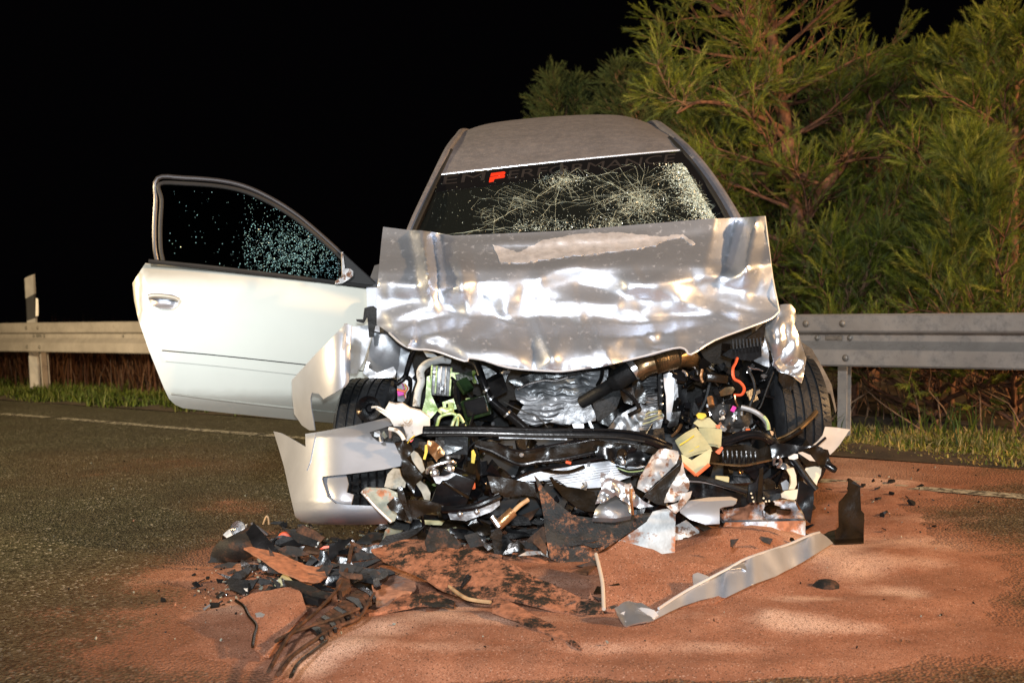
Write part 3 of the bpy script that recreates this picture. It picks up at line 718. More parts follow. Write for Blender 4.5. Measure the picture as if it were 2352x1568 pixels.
# ------------------------------------------------------------------ the wrecked car
car = empty('wrecked_car', G(1300, 1185), 'silver hatchback with its front end torn open, bonnet crumpled and driver door open', 'car')
def lerp(a, b, t): return a+(b-a)*t
def loft(name, rows, m_, parent, sub=5, t=.004, **kw):
    """Rows of (x, y) at a distance each -> smooth skin with thickness."""
    RW = []
    for d, pts in rows: RW.append(crom([U(x, y, d) for x, y in pts], sub))
    nr = len(RW); nc = len(RW[0]); cols = [crom([RW[i][j] for i in range(nr)], sub) for j in range(nc)]
    n2 = len(cols[0]); vs = [cols[j][i] for i in range(n2) for j in range(nc)]
    fs = [(i*nc+j, i*nc+j+1, (i+1)*nc+j+1, (i+1)*nc+j) for i in range(n2-1) for j in range(nc-1)]
    N = len(vs); c = sum(vs, Vector())/N-Vector((0, 0, .3))
    V2_ = []
    nr_ = [Vector() for _ in vs]
    for f in fs:
        nn = (vs[f[1]]-vs[f[0]]).cross(vs[f[3]]-vs[f[0]])
        if nn.dot(vs[f[0]]-c) < 0: nn = -nn
        for i in f: nr_[i] += nn
    V2_ = [v-n_.normalized()*t for v, n_ in zip(vs, nr_)]
    edge = [(i, i+1) for i in range(nc-1)]+[((n2-1)*nc+i, (n2-1)*nc+i+1) for i in range(nc-1)]+[(i*nc, (i+1)*nc) for i in range(n2-1)]+[(i*nc+nc-1, (i+1)*nc+nc-1) for i in range(n2-1)]
    fs2 = fs+[tuple(i+N for i in reversed(f)) for f in fs]+[(a, b, b+N, a+N) for a, b in edge]
    return mk(name, vs+V2_, fs2, m_, parent, sharp=40, **kw)
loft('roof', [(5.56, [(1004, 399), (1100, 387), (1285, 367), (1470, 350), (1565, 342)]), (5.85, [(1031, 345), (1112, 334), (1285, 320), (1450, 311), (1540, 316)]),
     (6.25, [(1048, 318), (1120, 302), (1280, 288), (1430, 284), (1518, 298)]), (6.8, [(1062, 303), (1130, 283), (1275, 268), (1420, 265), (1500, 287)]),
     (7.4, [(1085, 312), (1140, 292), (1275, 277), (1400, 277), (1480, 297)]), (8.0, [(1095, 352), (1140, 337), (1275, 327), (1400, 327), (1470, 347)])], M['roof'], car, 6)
T('roof_front_trim', V0, [(1005, 402), (1100, 391), (1285, 371), (1470, 353), (1566, 345)], 5.55, .0042, M['chrome'], car)
# windscreen, leaning back from behind the bonnet to the roof edge
WTL, WTR, WBL, WBR = (1003, 404), (1567, 348), (925, 560), (1705, 540)
def wy(x): return lerp(404, 348, (x-1003)/564)
def wd(x, y):
    v = (y-wy(x))/(548-wy(x)); return 5.55-.48*v-.10*(1-((x-1310)/340)**2)*.5
wglass = S('windscreen', V0, [(1003, 404), (1100, 393), (1285, 373), (1470, 355), (1567, 348), (1625, 428), (1705, 545), (1500, 552), (1310, 556), (1100, 558), (925, 562), (960, 490)], wd, M['glass'], car, t=.005, res=22)
BAND = [(1004, 405), (1100, 394), (1285, 374), (1470, 356), (1566, 349), (1589, 380), (1470, 390), (1285, 409), (1100, 429), (988, 443)]
S('sun_strip', V0, BAND, lambda x, y: wd(x, y)-.004, M['blackband'], wglass, t=.001, res=22)
for nm, P in (('black_border', [(1003, 404), (1018, 403), (978, 490), (948, 562), (925, 562), (958, 490)]), ('black_border', [(1567, 348), (1552, 350), (1606, 428), (1682, 545), (1705, 545), (1625, 428)])):
    S(nm, V0, P, lambda x, y: wd(x, y)-.004, M['blackband'], wglass, t=.001, res=20)
def letter(txt, x0, y0, x1, y1, h, m_, name):
    """Flat vinyl lettering on the glass, its base line running from (x0, y0) to (x1, y1)."""
    cu = bpy.data.curves.new('txt', 'FONT'); cu.body = txt; ob = bpy.data.objects.new('txt', cu); COL.objects.link(ob)
    dg = bpy.context.evaluated_depsgraph_get(); me = bpy.data.meshes.new_from_object(ob.evaluated_get(dg)); bpy.data.objects.remove(ob)
    xs = [v.co.x for v in me.vertices]; ys = [v.co.y for v in me.vertices]; a, b, c, e = min(xs), max(xs), min(ys), max(ys)
    vs = []
    for v in me.vertices:
        f = (v.co.x-a)/(b-a); g = (v.co.y-c)/(e-c); x = lerp(x0, x1, f)+g*h*.22; y = lerp(y0, y1, f)-g*h; vs.append(U(x, y, wd(x, y)-.0065))
    fs = [tuple(p.vertices) for p in me.polygons]
    return mk(name, vs, fs, m_, wglass, smooth=False)
letter('EM', 1016, 424, 1112, 414, 19, M['vinyl'], 'lettering')
letter('ERFORMANCE', 1166, 411, 1548, 372, 19, M['vinyl'], 'lettering')
for P in ([(1128, 398), (1158, 394), (1161, 396), (1159, 401), (1126, 405)], [(1125, 407), (1158, 402), (1160, 404), (1158, 408), (1136, 411), (1133, 417), (1123, 419)]):
    S('red_emblem_bar', V0, P, lambda x, y: wd(x, y)-.0065, M['red'], wglass, t=.001, res=30)
# cracks
rnd = random.Random(77); cg = []
POLW = [(985, 425), (1100, 405), (1285, 390), (1555, 362), (1600, 410), (1660, 500), (1675, 535), (945, 548), (965, 490)]
def strip(pts, w):
    q = [U(x, y, wd(x, y)-.006-rnd.uniform(0, .004)) for x, y in pts]; vs, fs = [], []
    for i, p in enumerate(q):
        tg = (q[min(i+1, len(q)-1)]-q[max(0, i-1)]).normalized(); w_ = w*.46; sd = tg.cross(FW).normalized()*w_*rnd.uniform(.3, 1.2); lift = Vector((0, -1, 0))*w*rnd.uniform(.2, 1)
        vs += [p-sd, p+lift, p+sd]
        if i: k = 3*i; fs += [(k-3, k, k+1, k-2), (k-2, k+1, k+2, k-1)]
    cg.append((vs, fs))
def crack(x, y, a, ln, w, wob=.16, br=.12, curve=0):
    pts = [(x, y)]; L = 0
    while L < ln:
        st_ = rnd.uniform(7, 15); a += rnd.uniform(-wob, wob)+curve; x += math.cos(a)*st_; y += math.sin(a)*st_*.75; L += st_
        if not inside(x, y, POLW): break
        pts.append((x, y))
        if rnd.random() < br and ln > 40: crack(x, y, a+rnd.choice((-1, 1))*rnd.uniform(.4, 1.2), ln*.35, w*.7, wob, br*.5)
    if len(pts) > 1: strip(pts, w)
for (cx, cy, n, l0, l1, w) in ((1292, 412, 26, 30, 240, .0013), (1476, 463, 34, 30, 220, .0016), (1420, 452, 18, 20, 160, .0013), (1592, 420, 26, 20, 130, .0013), (1610, 465, 30, 15, 120, .0013), (1400, 512, 22, 20, 150, .0013), (1190, 460, 12, 30, 180, .0011), (1130, 500, 10, 30, 140, .0010)):
    for k in range(int(n*.6)): crack(cx+rnd.uniform(-8, 8), cy+rnd.uniform(-4, 4), rnd.uniform(0, 6.283), rnd.uniform(l0, l1)*rnd.choice((.35, .6, 1)), w*rnd.uniform(.4, 1.2), .20, .26)
    for k in range(int(n*1.5)):
        r_ = rnd.uniform(6, 60); a = rnd.uniform(0, 6.283); crack(cx+math.cos(a)*r_, cy+math.sin(a)*r_*.6, a+1.57, rnd.uniform(14, 50), w*.6, .1, .05, curve=10/r_)
for k in range(26):                                            # fine shear lines in bundles
    x = rnd.uniform(1080, 1260); y = rnd.uniform(420, 525); crack(x, y, .42+rnd.uniform(-.06, .06), rnd.uniform(30, 100), .0005, .03, .0)
for k in range(40):
    x = rnd.uniform(1290, 1560); y = rnd.uniform(395, 500); crack(x, y, rnd.choice((.62, -.5))+rnd.uniform(-.12, .12), rnd.uniform(30, 110), .0008, .05, .03)
for P in ([(960, 548), (1100, 530), (1200, 520), (1300, 505)], [(1060, 545), (1160, 495), (1240, 450), (1292, 414), (1420, 396)], [(1340, 392), (1400, 420), (1440, 445), (1476, 463)], [(1180, 455), (1260, 470), (1360, 455), (1476, 440), (1600, 425)]): crack(P[0][0], P[0][1], 0, 1, .001); strip([(a+rnd.uniform(-2, 2), b+rnd.uniform(-2, 2)) for i in range(len(P)-1) for a, b in [(lerp(P[i][0], P[i+1][0], f/8), lerp(P[i][1], P[i+1][1], f/8)) for f in range(9)]], .0022)
def frost(n, f, s0, s1):
    k = 0
    while k < n:
        x, y = f()
        if inside(x, y, POLW):
            k += 1; c = U(x, y, wd(x, y)-.006); r_ = rnd.uniform(s0, s1); a = rnd.uniform(0, 6.28)
            cg.append(([c+RT*math.cos(a+q)*r_*rnd.uniform(.4, 1)+UP*math.sin(a+q)*r_*rnd.uniform(.4, 1)-FW*rnd.uniform(-.3, .8)*r_ for q in (0, 2.1, 4.2)], [(0, 1, 2)]))
frost(2700, lambda: (lambda y: (lerp(1560, 1655, (y-360)/160)-abs(rnd.gauss(0, 26)), y))(rnd.uniform(375, 530)), .0015, .0048)
frost(420, lambda: (rnd.gauss(1476, 34), rnd.gauss(466, 14)), .001, .004)
frost(300, lambda: (rnd.gauss(1294, 26), rnd.gauss(414, 8)), .001, .0036)
frost(900, lambda: (rnd.uniform(1180, 1660), 530-abs(rnd.gauss(0, 16))), .001, .0038)
frost(500, lambda: (rnd.uniform(985, 1640), rnd.uniform(400, 540)), .0007, .0022)
g_ = join(cg); mk('cracks', g_[0], g_[1], M['crack'], wglass, smooth=False, kind='stuff')
# pillars, roof rails, seals
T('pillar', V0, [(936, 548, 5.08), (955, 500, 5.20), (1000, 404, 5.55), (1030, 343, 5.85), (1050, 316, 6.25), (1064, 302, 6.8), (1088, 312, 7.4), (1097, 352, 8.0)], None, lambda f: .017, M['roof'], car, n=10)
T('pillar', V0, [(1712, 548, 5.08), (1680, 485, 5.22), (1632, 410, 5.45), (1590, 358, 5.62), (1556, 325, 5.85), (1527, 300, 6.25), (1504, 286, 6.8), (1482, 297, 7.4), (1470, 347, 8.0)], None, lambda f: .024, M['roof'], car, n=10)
T('seal', V0, [(946, 540, 5.07), (968, 490, 5.2), (1008, 404, 5.53), (1036, 345, 5.83)], None, .009, M['seal'], car)
T('seal', V0, [(1690, 540, 5.07), (1650, 462, 5.24), (1606, 396, 5.44), (1566, 347, 5.55), (1538, 318, 5.84)], None, .011, M['seal'], car)
# cabin and rear body so that the car is whole from the side too
AXC = Vector((.045, 1, 0)).normalized(); SDC = Vector((AXC.y, -AXC.x, 0))
def C3(side, along, z): return Vector((.045*along, along, 0))+SDC*side+Vector((0, 0, z))
for sgn in (-1, 1):
    prof = [(5.25, .36), (5.25, 1.0), (5.5, 1.10), (7.4, 1.22), (8.15, 1.24), (8.3, .95), (8.3, .5), (7.75, .40), (7.7, .62), (7.5, .74), (7.25, .76), (7.0, .66), (6.9, .40), (5.6, .32)]
    o_ = [C3(sgn*.86, a, z) for a, z in prof]; i_ = [C3(sgn*.80, a, z) for a, z in prof]; n = len(prof)
    mk('body_side', o_+i_, [tuple(range(n)), tuple(range(2*n-1, n-1, -1))]+[(i, (i+1) % n, (i+1) % n+n, i+n) for i in range(n)], M['silver'], car)
    q = [C3(sgn*.80, 6.2, 1.17), C3(sgn*.80, 7.9, 1.25), proj and U((1470 if sgn > 0 else 1097), 355, 8.0)-FW*0, U((1508 if sgn > 0 else 1058), 318, 6.5)]
    mk('side_window', q+[p-SDC*sgn*.01 for p in q], [(0, 1, 2, 3), (7, 6, 5, 4), (0, 1, 5, 4), (1, 2, 6, 5), (2, 3, 7, 6), (3, 0, 4, 7)], M['doorglass'], car, smooth=False)
    vs, fs = lathe_geo(C3(sgn*.66, 7.36, .31), SDC, [(-.1, .19), (-.1, .27), (-.08, .31), (.08, .31), (.1, .27), (.1, .19)], 28); mk('rear_wheel', vs, fs, M['rubber'], car)
lo = [C3(-.80, 8.28, .45), C3(.80, 8.28, .45), C3(.80, 8.32, .95), C3(.80, 8.2, 1.2), U(1470, 350, 8.0), U(1097, 355, 8.0), C3(-.80, 8.2, 1.2), C3(-.80, 8.32, .95)]
mk('tailgate', lo+[p+AXC*.02 for p in lo], [tuple(range(8)), tuple(range(15, 7, -1))]+[(i, (i+1) % 8, (i+1) % 8+8, i+8) for i in range(8)], M['silver'], car)
bevel_mk('floor_pan', [(C3(0, 6.75, .36), (SDC, AXC, AX[2]), (.78, 1.5, .03))], M['cabin'], car, 0)
bevel_mk('dashboard', [(C3(0, 5.30, .82), (SDC, AXC, AX[2]), (.74, .13, .14))], M['cabin'], car, .05, 3)
bevel_mk('bulkhead', [(C3(0, 5.20, .62), (SDC, AXC, AX[2]), (.80, .03, .36))], M['matblack'], car, .02, 1)
for x, d, nm in ((1135, 6.35, 'seat'), (1455, 6.35, 'seat')):
    sv, sf = sheet_geo(V0, [(x-105, 560), (x-92, 505), (x-62, 470), (x-20, 456), (x+30, 455), (x+70, 468), (x+95, 500), (x+105, 560)], d, .12, res=14, bul=.015)
    st_ = mk(nm, sv, sf, M['seat'], car)
    sv, sf = sheet_geo(V0, [(x-40, 432), (x-44, 400), (x-36, 382), (x, 377), (x+36, 380), (x+42, 400), (x+36, 432), (x, 440)], d+.02, .09, res=10, bul=.01)
    mk('headrest', sv, sf, M['seat'], st_)
    for dx in (-20, 20): T('headrest_rod', V0, [(x+dx, 428, d+.05), (x+dx, 470, d+.05)], None, .007, M['steel'], st_, n=6)
Lt('steering_wheel', U(1130, 610, 5.5), (0, -1, .5), [(-.015, .175), (-.006, .19), (.01, .19), (.02, .175), (.01, .16), (-.006, .16)], M['cabin'], car, 26)
T('mirror_stalk', V0, [(1290, 378, 5.5), (1290, 398, 5.35)], None, .008, M['cabin'], car, n=6)

# ---- bonnet
HO = [(880, 521), (935, 528), (965, 529), (1000, 534), (1040, 541), (1140, 537), (1300, 530), (1450, 517), (1560, 508), (1620, 503), (1700, 500), (1757, 496), (1765, 560), (1775, 640), (1785, 690), (1791, 714), (1770, 733), (1720, 753), (1640, 783),
      (1600, 806), (1586, 815), (1574, 803), (1560, 799), (1546, 801), (1500, 815), (1441, 828), (1380, 842), (1314, 851), (1261, 853), (1210, 850), (1168, 845), (1111, 828), (1078, 823), (1067, 830), (997, 805), (949, 801), (920, 788), (894, 764), (865, 744), (867, 652), (876, 555)]
def prof(tab, y):
    for (a, b), (c, e) in zip(tab, tab[1:]):
        if y <= c: return lerp(b, e, max(0, (y-a)/(c-a)))
    return tab[-1][1]
HP = [(490, 4.93), (540, 4.87), (575, 4.80), (600, 4.735), (615, 4.705), (645, 4.688), (690, 4.676), (725, 4.668), (745, 4.64), (775, 4.585), (805, 4.54), (830, 4.515), (860, 4.50)]
_r = random.Random(19); HPT = [(_r.uniform(850, 1810), _r.uniform(560, 870)) for _ in range(78)]+[(840, 480), (1820, 480), (840, 880), (1820, 880), (1330, 480), (1330, 890)]
_o = delaunay_2d_cdt([Vector(p) for p in HPT], [], [], 0, 1e-4); HV = [(v.x, v.y, _r.gauss(0, 1)) for v in _o[0]]; HT = [tuple(f) for f in _o[2] if len(f) == 3]
def facets(x, y):
    """crumpled sheet: flat facets meeting in sharp creases"""
    for a, b, c in HT:
        A, B, C_ = HV[a], HV[b], HV[c]; D_ = (B[1]-C_[1])*(A[0]-C_[0])+(C_[0]-B[0])*(A[1]-C_[1])
        if abs(D_) < 1e-9: continue
        u = ((B[1]-C_[1])*(x-C_[0])+(C_[0]-B[0])*(y-C_[1]))/D_; v = ((C_[1]-A[1])*(x-C_[0])+(A[0]-C_[0])*(y-C_[1]))/D_
        if u >= -1e-6 and v >= -1e-6 and u+v <= 1+1e-6: return u*A[2]+v*B[2]+(1-u-v)*C_[2]
    return 0
def fold(x, y, x0, y0, x1, y1, w, amt, soft=26):
    """a crease along a line, with a limited reach"""
    L = math.hypot(x1-x0, y1-y0); ux, uy = (x1-x0)/L, (y1-y0)/L; s = (x-x0)*ux+(y-y0)*uy; q = (x-x0)*-uy+(y-y0)*ux
    e = math.exp(-max(0, max(-s, s-L))/soft); return amt*max(0, 1-abs(q)/w)*e
FOLDS = [(968, 535, 985, 640, 26, -.075), (996, 545, 1004, 650, 20, .050), (1055, 610, 1072, 700, 34, -.030), (1040, 655, 1240, 640, 40, -.018), (890, 650, 1060, 668, 34, -.022),
         (1690, 505, 1668, 600, 44, .095), (1738, 505, 1715, 620, 30, -.055), (1160, 690, 1420, 700, 44, -.016), (1330, 650, 1480, 690, 34, .018), (1440, 660, 1660, 632, 40, -.026), (1560, 690, 1700, 740, 30, -.022),
         (1600, 640, 1780, 690, 30, .014), (1240, 640, 1330, 600, 30, -.014), (900, 735, 1000, 700, 26, -.018), (960, 780, 1090, 740, 28, -.016), (1100, 760, 1230, 800, 30, .014), (1240, 745, 1270, 830, 18, -.012), (1330, 730, 1345, 820, 22, -.012),
         (1420, 745, 1560, 740, 26, .014), (1480, 770, 1640, 745, 22, -.014), (1140, 560, 1480, 545, 18, -.012), (1150, 575, 1600, 545, 16, .012), (1680, 640, 1770, 600, 30, -.02)]
def hd(x, y):
    yy = y-(x-1310)*-.02
    d = prof(HP, yy)
    d += .018*abs((x-1320)/450)**3
    for f in FOLDS: d += fold(x, y, *f)
    k = min(1, max(0, (y-585)/70)); k2 = min(1, max(0, (y-735)/40))
    p = Vector((x/170, y/120, 0)); c = mnoise.noise(p+Vector((3, 7, 0))); b = mnoise.noise(Vector((x/70, y/40, 5)))
    d += facets(x+9*mnoise.noise(Vector((x/40, y/40, 1))), y+7*mnoise.noise(Vector((x/40, y/40, 8))))*(.0022+.0042*k+.0090*k2)+.024*c*k+.0014*b*k
    d += facets(850+tri((x-850)*2.1, 950), 565+tri((y-565)*1.9, 300))*(.0006+.0014*k+.0016*k2)
    return d
def tri(v, L):
    v = v % (2*L); return v if v < L else 2*L-v
hood = S('bonnet', V0, HO, hd, M['hood'], car, t=.004, res=7.5, sharp=55)
# turned edges of the bonnet, their lit look put in by brighter materials
hl = [(894, 764), (920, 788), (949, 801), (997, 805), (1067, 829), (1078, 822), (1111, 827), (1168, 844), (1261, 852), (1314, 850), (1441, 827), (1546, 800), (1574, 802), (1587, 814), (1640, 782), (1720, 752), (1770, 732), (1790, 714)]
T('bonnet_edge', V0, [(x, y, hd(x, y)-.004) for x, y in hl], None, .004, M['chrome'], car, k=3, n=6)
T('bonnet_edge', V0, [(1757, 497, hd(1757, 497)), (1765, 560, hd(1765, 560)), (1775, 640, hd(1775, 640)), (1790, 713, hd(1790, 713))], None, .003, M['cream'], car, k=3, n=6)
# torn paint flap along the top of the bonnet
S('peeled_strip', V2, [(745, 755), (880, 795), (1000, 735), (1180, 700), (1400, 690), (1620, 715), (1740, 700), (1805, 750), (1790, 755), (1730, 715), (1620, 740), (1600, 760), (1400, 790), (1150, 815), (900, 850), (790, 850)], lambda x, y: hd(x, y)-.004+.004*mnoise.noise(Vector((x/30, y/14, 0))), M['peel'], hood, t=.002, res=6, jag=1.6)

# ---- open driver door
def dd(x, y):
    return 5.02+.30*(x-304)/570+.004*((y-780)/100)**2+(.03*max(0, (660-y)/60)**2 if y < 660 else 0)+.05*max(0, (320-x)/20)+.05*max(0, (y-905)/60)**2
DO = [(334, 604), (600, 634), (865, 664), (905, 669), (905, 985), (800, 974), (680, 964), (520, 948), (420, 937), (402, 929), (388, 915), (376, 890), (340, 800), (318, 735), (308, 690), (304, 650)]
door = S('door', V0, DO, dd, M['door'], car, t=.05, res=16, sharp=45)
S('trim_strip', V0, [(371, 806), (500, 818), (690, 838), (880, 859), (880, 884), (690, 861), (500, 840), (380, 829)], lambda x, y: dd(x, y)-.012, M['door'], door, t=.014, res=14)
T('sill_crease', V0, [(393, 904), (520, 920), (680, 938), (880, 958)], lambda x, y: dd(x, y)-.001, .0045, M['door'], door, n=8)
T('panel_gap', V0, [(372, 804.5), (500, 816), (690, 836), (880, 857)], lambda x, y: dd(x, y)-.0015, .0022, M['seal'], door, n=6)
S('handle_recess', V1, [(370, 1125), (400, 1112), (520, 1112), (600, 1130), (622, 1165), (610, 1215), (570, 1245), (480, 1245), (410, 1215), (380, 1170)], lambda x, y: dd(x, y)-.014+.013*math.exp(-(((x-375)/24)**4+((y-692)/12)**4)), M['silver'], door, t=.014, res=3)
T('handle', V1, [(378, 1150), (420, 1142), (500, 1146), (580, 1160), (615, 1178)], lambda x, y: dd(x, y)-.022, .0105, M['door'], door, n=10, flat=1.0)
WF = [(362, 602), (356, 570), (355, 520), (358, 460), (362, 410), (420, 409), (500, 415), (560, 428), (620, 455), (680, 493), (740, 543), (800, 598), (866, 658)]
T('window_frame', V0, WF, lambda x, y: dd(x, 680)+.02, .0105, M['frame'], door, n=10, k=4)
T('window_seal', V0, [(x+(13 if i < 4 else 4), y+(0 if i < 4 else 13)) for i, (x, y) in enumerate(WF[:-1])], lambda x, y: dd(x, 680)+.01, .009, M['seal'], door, n=8, k=4)
T('belt_seal', V0, [(341, 600), (500, 616), (700, 640), (866, 661)], lambda x, y: dd(x, 660)-.008, .0095, M['seal'], door, n=8)
wp = S('window_pane', V0, [(370, 602), (366, 560), (368, 420), (420, 416), (500, 422), (560, 437), (620, 465), (680, 503), (740, 553), (788, 600), (790, 650), (560, 625)], lambda x, y: dd(x, 680)+.025, M['doorglass'], door, t=.004, res=24)
S('mirror_triangle', V0, [(788, 582), (866, 655), (866, 664), (786, 654)], lambda x, y: dd(x, 680)-.004, M['seal'], door, t=.02)
S('mirror_bracket', V1, [(1845, 1050), (1850, 1025), (1900, 990), (1895, 800), (1905, 800), (1920, 930), (1960, 930), (1985, 950), (1985, 985), (1950, 1015), (1900, 1045)], lambda x, y: dd(x, 680)-.03, M['rusty'], door, t=.02, res=4, cr=.006, seed=3)
# crumbs of broken glass sticking to the pane
rnd = random.Random(31); gg = []
k = 0
PW = [(372, 600), (370, 425), (500, 428), (560, 442), (620, 470), (680, 508), (740, 558), (786, 604), (788, 645), (560, 622)]
while k < 2300:
    if rnd.random() < .8: x = rnd.gauss(680, 75); y = rnd.gauss(585, 42)
    else: x = rnd.uniform(380, 780); y = rnd.uniform(430, 640)
    if inside(x, y, PW) and (x > 560 or rnd.random() < .22) and mnoise.noise(Vector((x/16, y/12, 0))) > -.35:
        k += 1; gg.append(shard_geo(U(x, y, dd(x, 680)+.012), rnd.choice((.0009, .0013, .0018, .0026))*rnd.uniform(.7, 1.2), rnd, .5))
g_ = join(gg); mk('glass_crumbs', g_[0], g_[1], M['glassbits'], wp, smooth=False, kind='stuff')

# ---- front wheels
def wheel(x, y, d, rad, wid, yaw, tilt=0):
    c = U(x, y, d); ax = Vector((math.cos(R(yaw)), math.sin(R(yaw)), tilt)); w = wid/2
    pr = [(-w*.8, rad*.62), (-w, rad*.78), (-w, rad*.88), (-w*.9, rad*.965)]
    gx = [-.78, -.42, -.12, .2, .52]
    for a in gx: pr += [(w*(a-.03), rad), (w*(a-.03)+.001, rad-.008), (w*(a+.045), rad-.008), (w*(a+.045)+.001, rad)]
    pr += [(w*.9, rad*.965), (w, rad*.88), (w, rad*.78), (w*.8, rad*.62)]
    t_ = Lt('tyre', c, ax, pr, M['rubber'], car, 64)
    blocks = []
    a = ax.normalized(); b1 = a.orthogonal().normalized(); b2 = a.cross(b1)
    for i in range(64):
        th = 6.283*i/64; rd = b1*math.cos(th)+b2*math.sin(th); tg = -b1*math.sin(th)+b2*math.cos(th)
        if rd.y > .5: continue
        for q in (-.6, -.28, .36, .70): blocks.append(box_geo(c+a*w*q+rd*(rad+.0006), ((a*1+tg*.5).normalized(), tg, rd), (w*.09, .0022, .0012)))
    g2 = join(blocks); mk('tread_sipes', g2[0], g2[1], M['seal'], t_, smooth=False, kind='stuff')
    Lt('rim', c, ax, [(-w*.6, .04), (-w*.6, rad*.6), (-w*.8, rad*.63), (w*.8, rad*.63), (w*.6, rad*.6), (w*.6, .04)], M['grey'], t_, 32)
    return t_
wheel(862, 1035, 5.02, .30, .215, -8)
wheel(1792, 965, 4.97, .285, .225, 9)
Lt('horn', vw(V3, (745, 850)) and U(*vw(V3, (745, 850)), 4.72), (-.1, -1, .1), [(.0, .012), (-.03, .02), (.0, .045), (.03, .05), (.025, .043), (-.01, .012)], M['black'], car, 20)

# ---- engine bay: unpickable small stuff first
rnd = random.Random(5)
def jumble(name, n, m_, region, size, seed, kinds=('box', 'tube', 'shard')):
    rnd = random.Random(seed); gs = []
    for i in range(n):
        x = rnd.uniform(region[0], region[1]); y = rnd.uniform(region[2], region[3]); d = rnd.uniform(region[4], region[5])
        if (1170 < x < 1430 and 845 < y < 985) or (1430 < x < 1530 and 915 < y < 990) or (955 < x < 1060 and 835 < y < 985): d = max(d, 4.95)
        p = U(x, y, d); k = rnd.choice(kinds); s_ = rnd.uniform(*size)
        if k == 'box': gs.append(box_geo(p, axes(rnd.gauss(0, 25), rnd.gauss(0, 30), rnd.gauss(0, 30)), (s_*rnd.uniform(.5, 1.2), s_*rnd.uniform(.3, .8), s_*rnd.uniform(.3, 1))))
        elif k == 'tube':
            q = [p]; v = Vector((rnd.uniform(-1, 1), rnd.uniform(-.4, .4), rnd.uniform(-1, 1)))
            for j in range(3): v += Vector((rnd.uniform(-.7, .7), rnd.uniform(-.3, .3), rnd.uniform(-.7, .7))); q.append(q[-1]+v.normalized()*s_*1.3)
            gs.append(tube_geo(q, rnd.uniform(.0025, .009), 6, k=3))
        elif k == 'cyl': gs.append(lathe_geo(p, (rnd.uniform(-.6, .6), -1, rnd.uniform(-.6, .6)), [(0, s_*.5), (s_*.5, s_*.5), (s_*.5, s_*.35), (s_*.8, s_*.3), (s_*.8, s_*.12)], 10))
        else: gs.append(shard_geo(p, s_, rnd, rnd.uniform(.05, .3)))
    g_ = join(gs); return mk(name, g_[0], g_[1], m_, car, smooth=True, sharp=30, kind='stuff')
jumble('engine_bay_fragments', 120, M['black'], (930, 1720, 800, 1130, 4.72, 5.05), (.02, .06), 1)
jumble('engine_bay_fragments', 70, M['matblack'], (930, 1740, 820, 1170, 4.6, 4.95), (.015, .05), 2)
jumble('engine_bay_fragments', 60, M['oily'], (960, 1720, 830, 1150, 4.6, 4.9), (.015, .05), 3)
jumble('metal_fragments', 26, M['alu'], (1000, 1720, 820, 1100, 4.66, 4.9), (.008, .026), 4, ('box', 'tube', 'cyl', 'shard'))
jumble('metal_fragments', 12, M['steel'], (960, 1720, 820, 1140, 4.55, 4.8), (.005, .014), 14, ('box', 'tube', 'cyl', 'shard'))
jumble('metal_fragments', 18, M['steel'], (1540, 1760, 850, 1000, 4.62, 4.8), (.006, .018), 15, ('box', 'tube', 'cyl', 'shard'))
jumble('engine_bay_fragments', 70, M['black'], (1540, 1760, 850, 1010, 4.66, 4.8), (.01, .035), 16)
jumble('plastic_bits', 9, M['white'], (1610, 1730, 925, 1000, 4.6, 4.7), (.008, .024), 5, ('shard', 'cyl'))
jumble('plastic_bits', 8, M['copper'], (960, 1720, 840, 1100, 4.55, 4.8), (.006, .018), 6, ('shard', 'tube'))
jumble('plastic_bits', 9, M['greenblk'], (990, 1130, 850, 1120, 4.56, 4.8), (.02, .045), 7, ('box', 'shard'))
jumble('plastic_bits', 22, M['green'], (990, 1110, 850, 1120, 4.54, 4.72), (.008, .02), 8, ('shard', 'tube'))

# ---- left wing (wheel arch side nearest the door)
S('wing', V3, [(555, 185), (600, 200), (590, 300), (585, 400), (585, 540), (575, 640), (545, 680), (460, 730), (380, 775), (345, 735), (290, 725), (278, 770), (285, 850), (300, 930), (312, 1020), (270, 1020), (210, 980), (150, 890), (134, 750), (132, 625), (330, 410), (410, 335), (490, 250)], lambda x, y: 4.69+.26*max(0, (800-x)/130)**1.6, M['silver'], car, t=.004, res=6, cr=0, seed=4, bul=.012)
T('wing_fold', V3, [(556, 188, 4.715), (545, 300, 4.69), (530, 430, 4.68), (520, 560, 4.675), (500, 690, 4.67)], None, .007, M['silver'], car, n=8)
S('inner_wing', V3, [(600, 208), (745, 195), (752, 300), (700, 470), (640, 580), (585, 570), (592, 400)], (4.88, 0, 0), M['grey'], car, t=.004, res=9, cr=.008, seed=6)
S('wing_bracket', V3, [(700, 62), (735, 50), (768, 45), (800, 72), (800, 195), (780, 205), (772, 290), (740, 292), (722, 130), (690, 180), (640, 168), (634, 150), (690, 150)], (4.80, 0, 0), M['matblack'], car, t=.02, res=8, cr=.012, seed=7)
S('strut_tower', V3, [(775, 255), (880, 275), (960, 320), (985, 360), (960, 560), (930, 600), (740, 606), (690, 570), (720, 430)], (4.93, .03, .05), M['grey'], car, t=.02, res=7, cr=.022, fs=4.5, seed=9, bul=.006)
S('tower_lip', V3, [(690, 570), (720, 480), (745, 490), (730, 530), (800, 570), (930, 520), (950, 560), (940, 605), (740, 610)], (4.88, 0, 0), M['bare'], car, t=.006, res=6, cr=.010, seed=10)
S('wing_rib', V3, [(955, 330), (1030, 300), (1060, 420), (1090, 560), (1100, 640), (1060, 760), (1000, 800), (960, 790), (955, 600)], (4.95, 0, 0), M['grey'], car, t=.006, res=8, cr=.014, fs=8, seed=11)
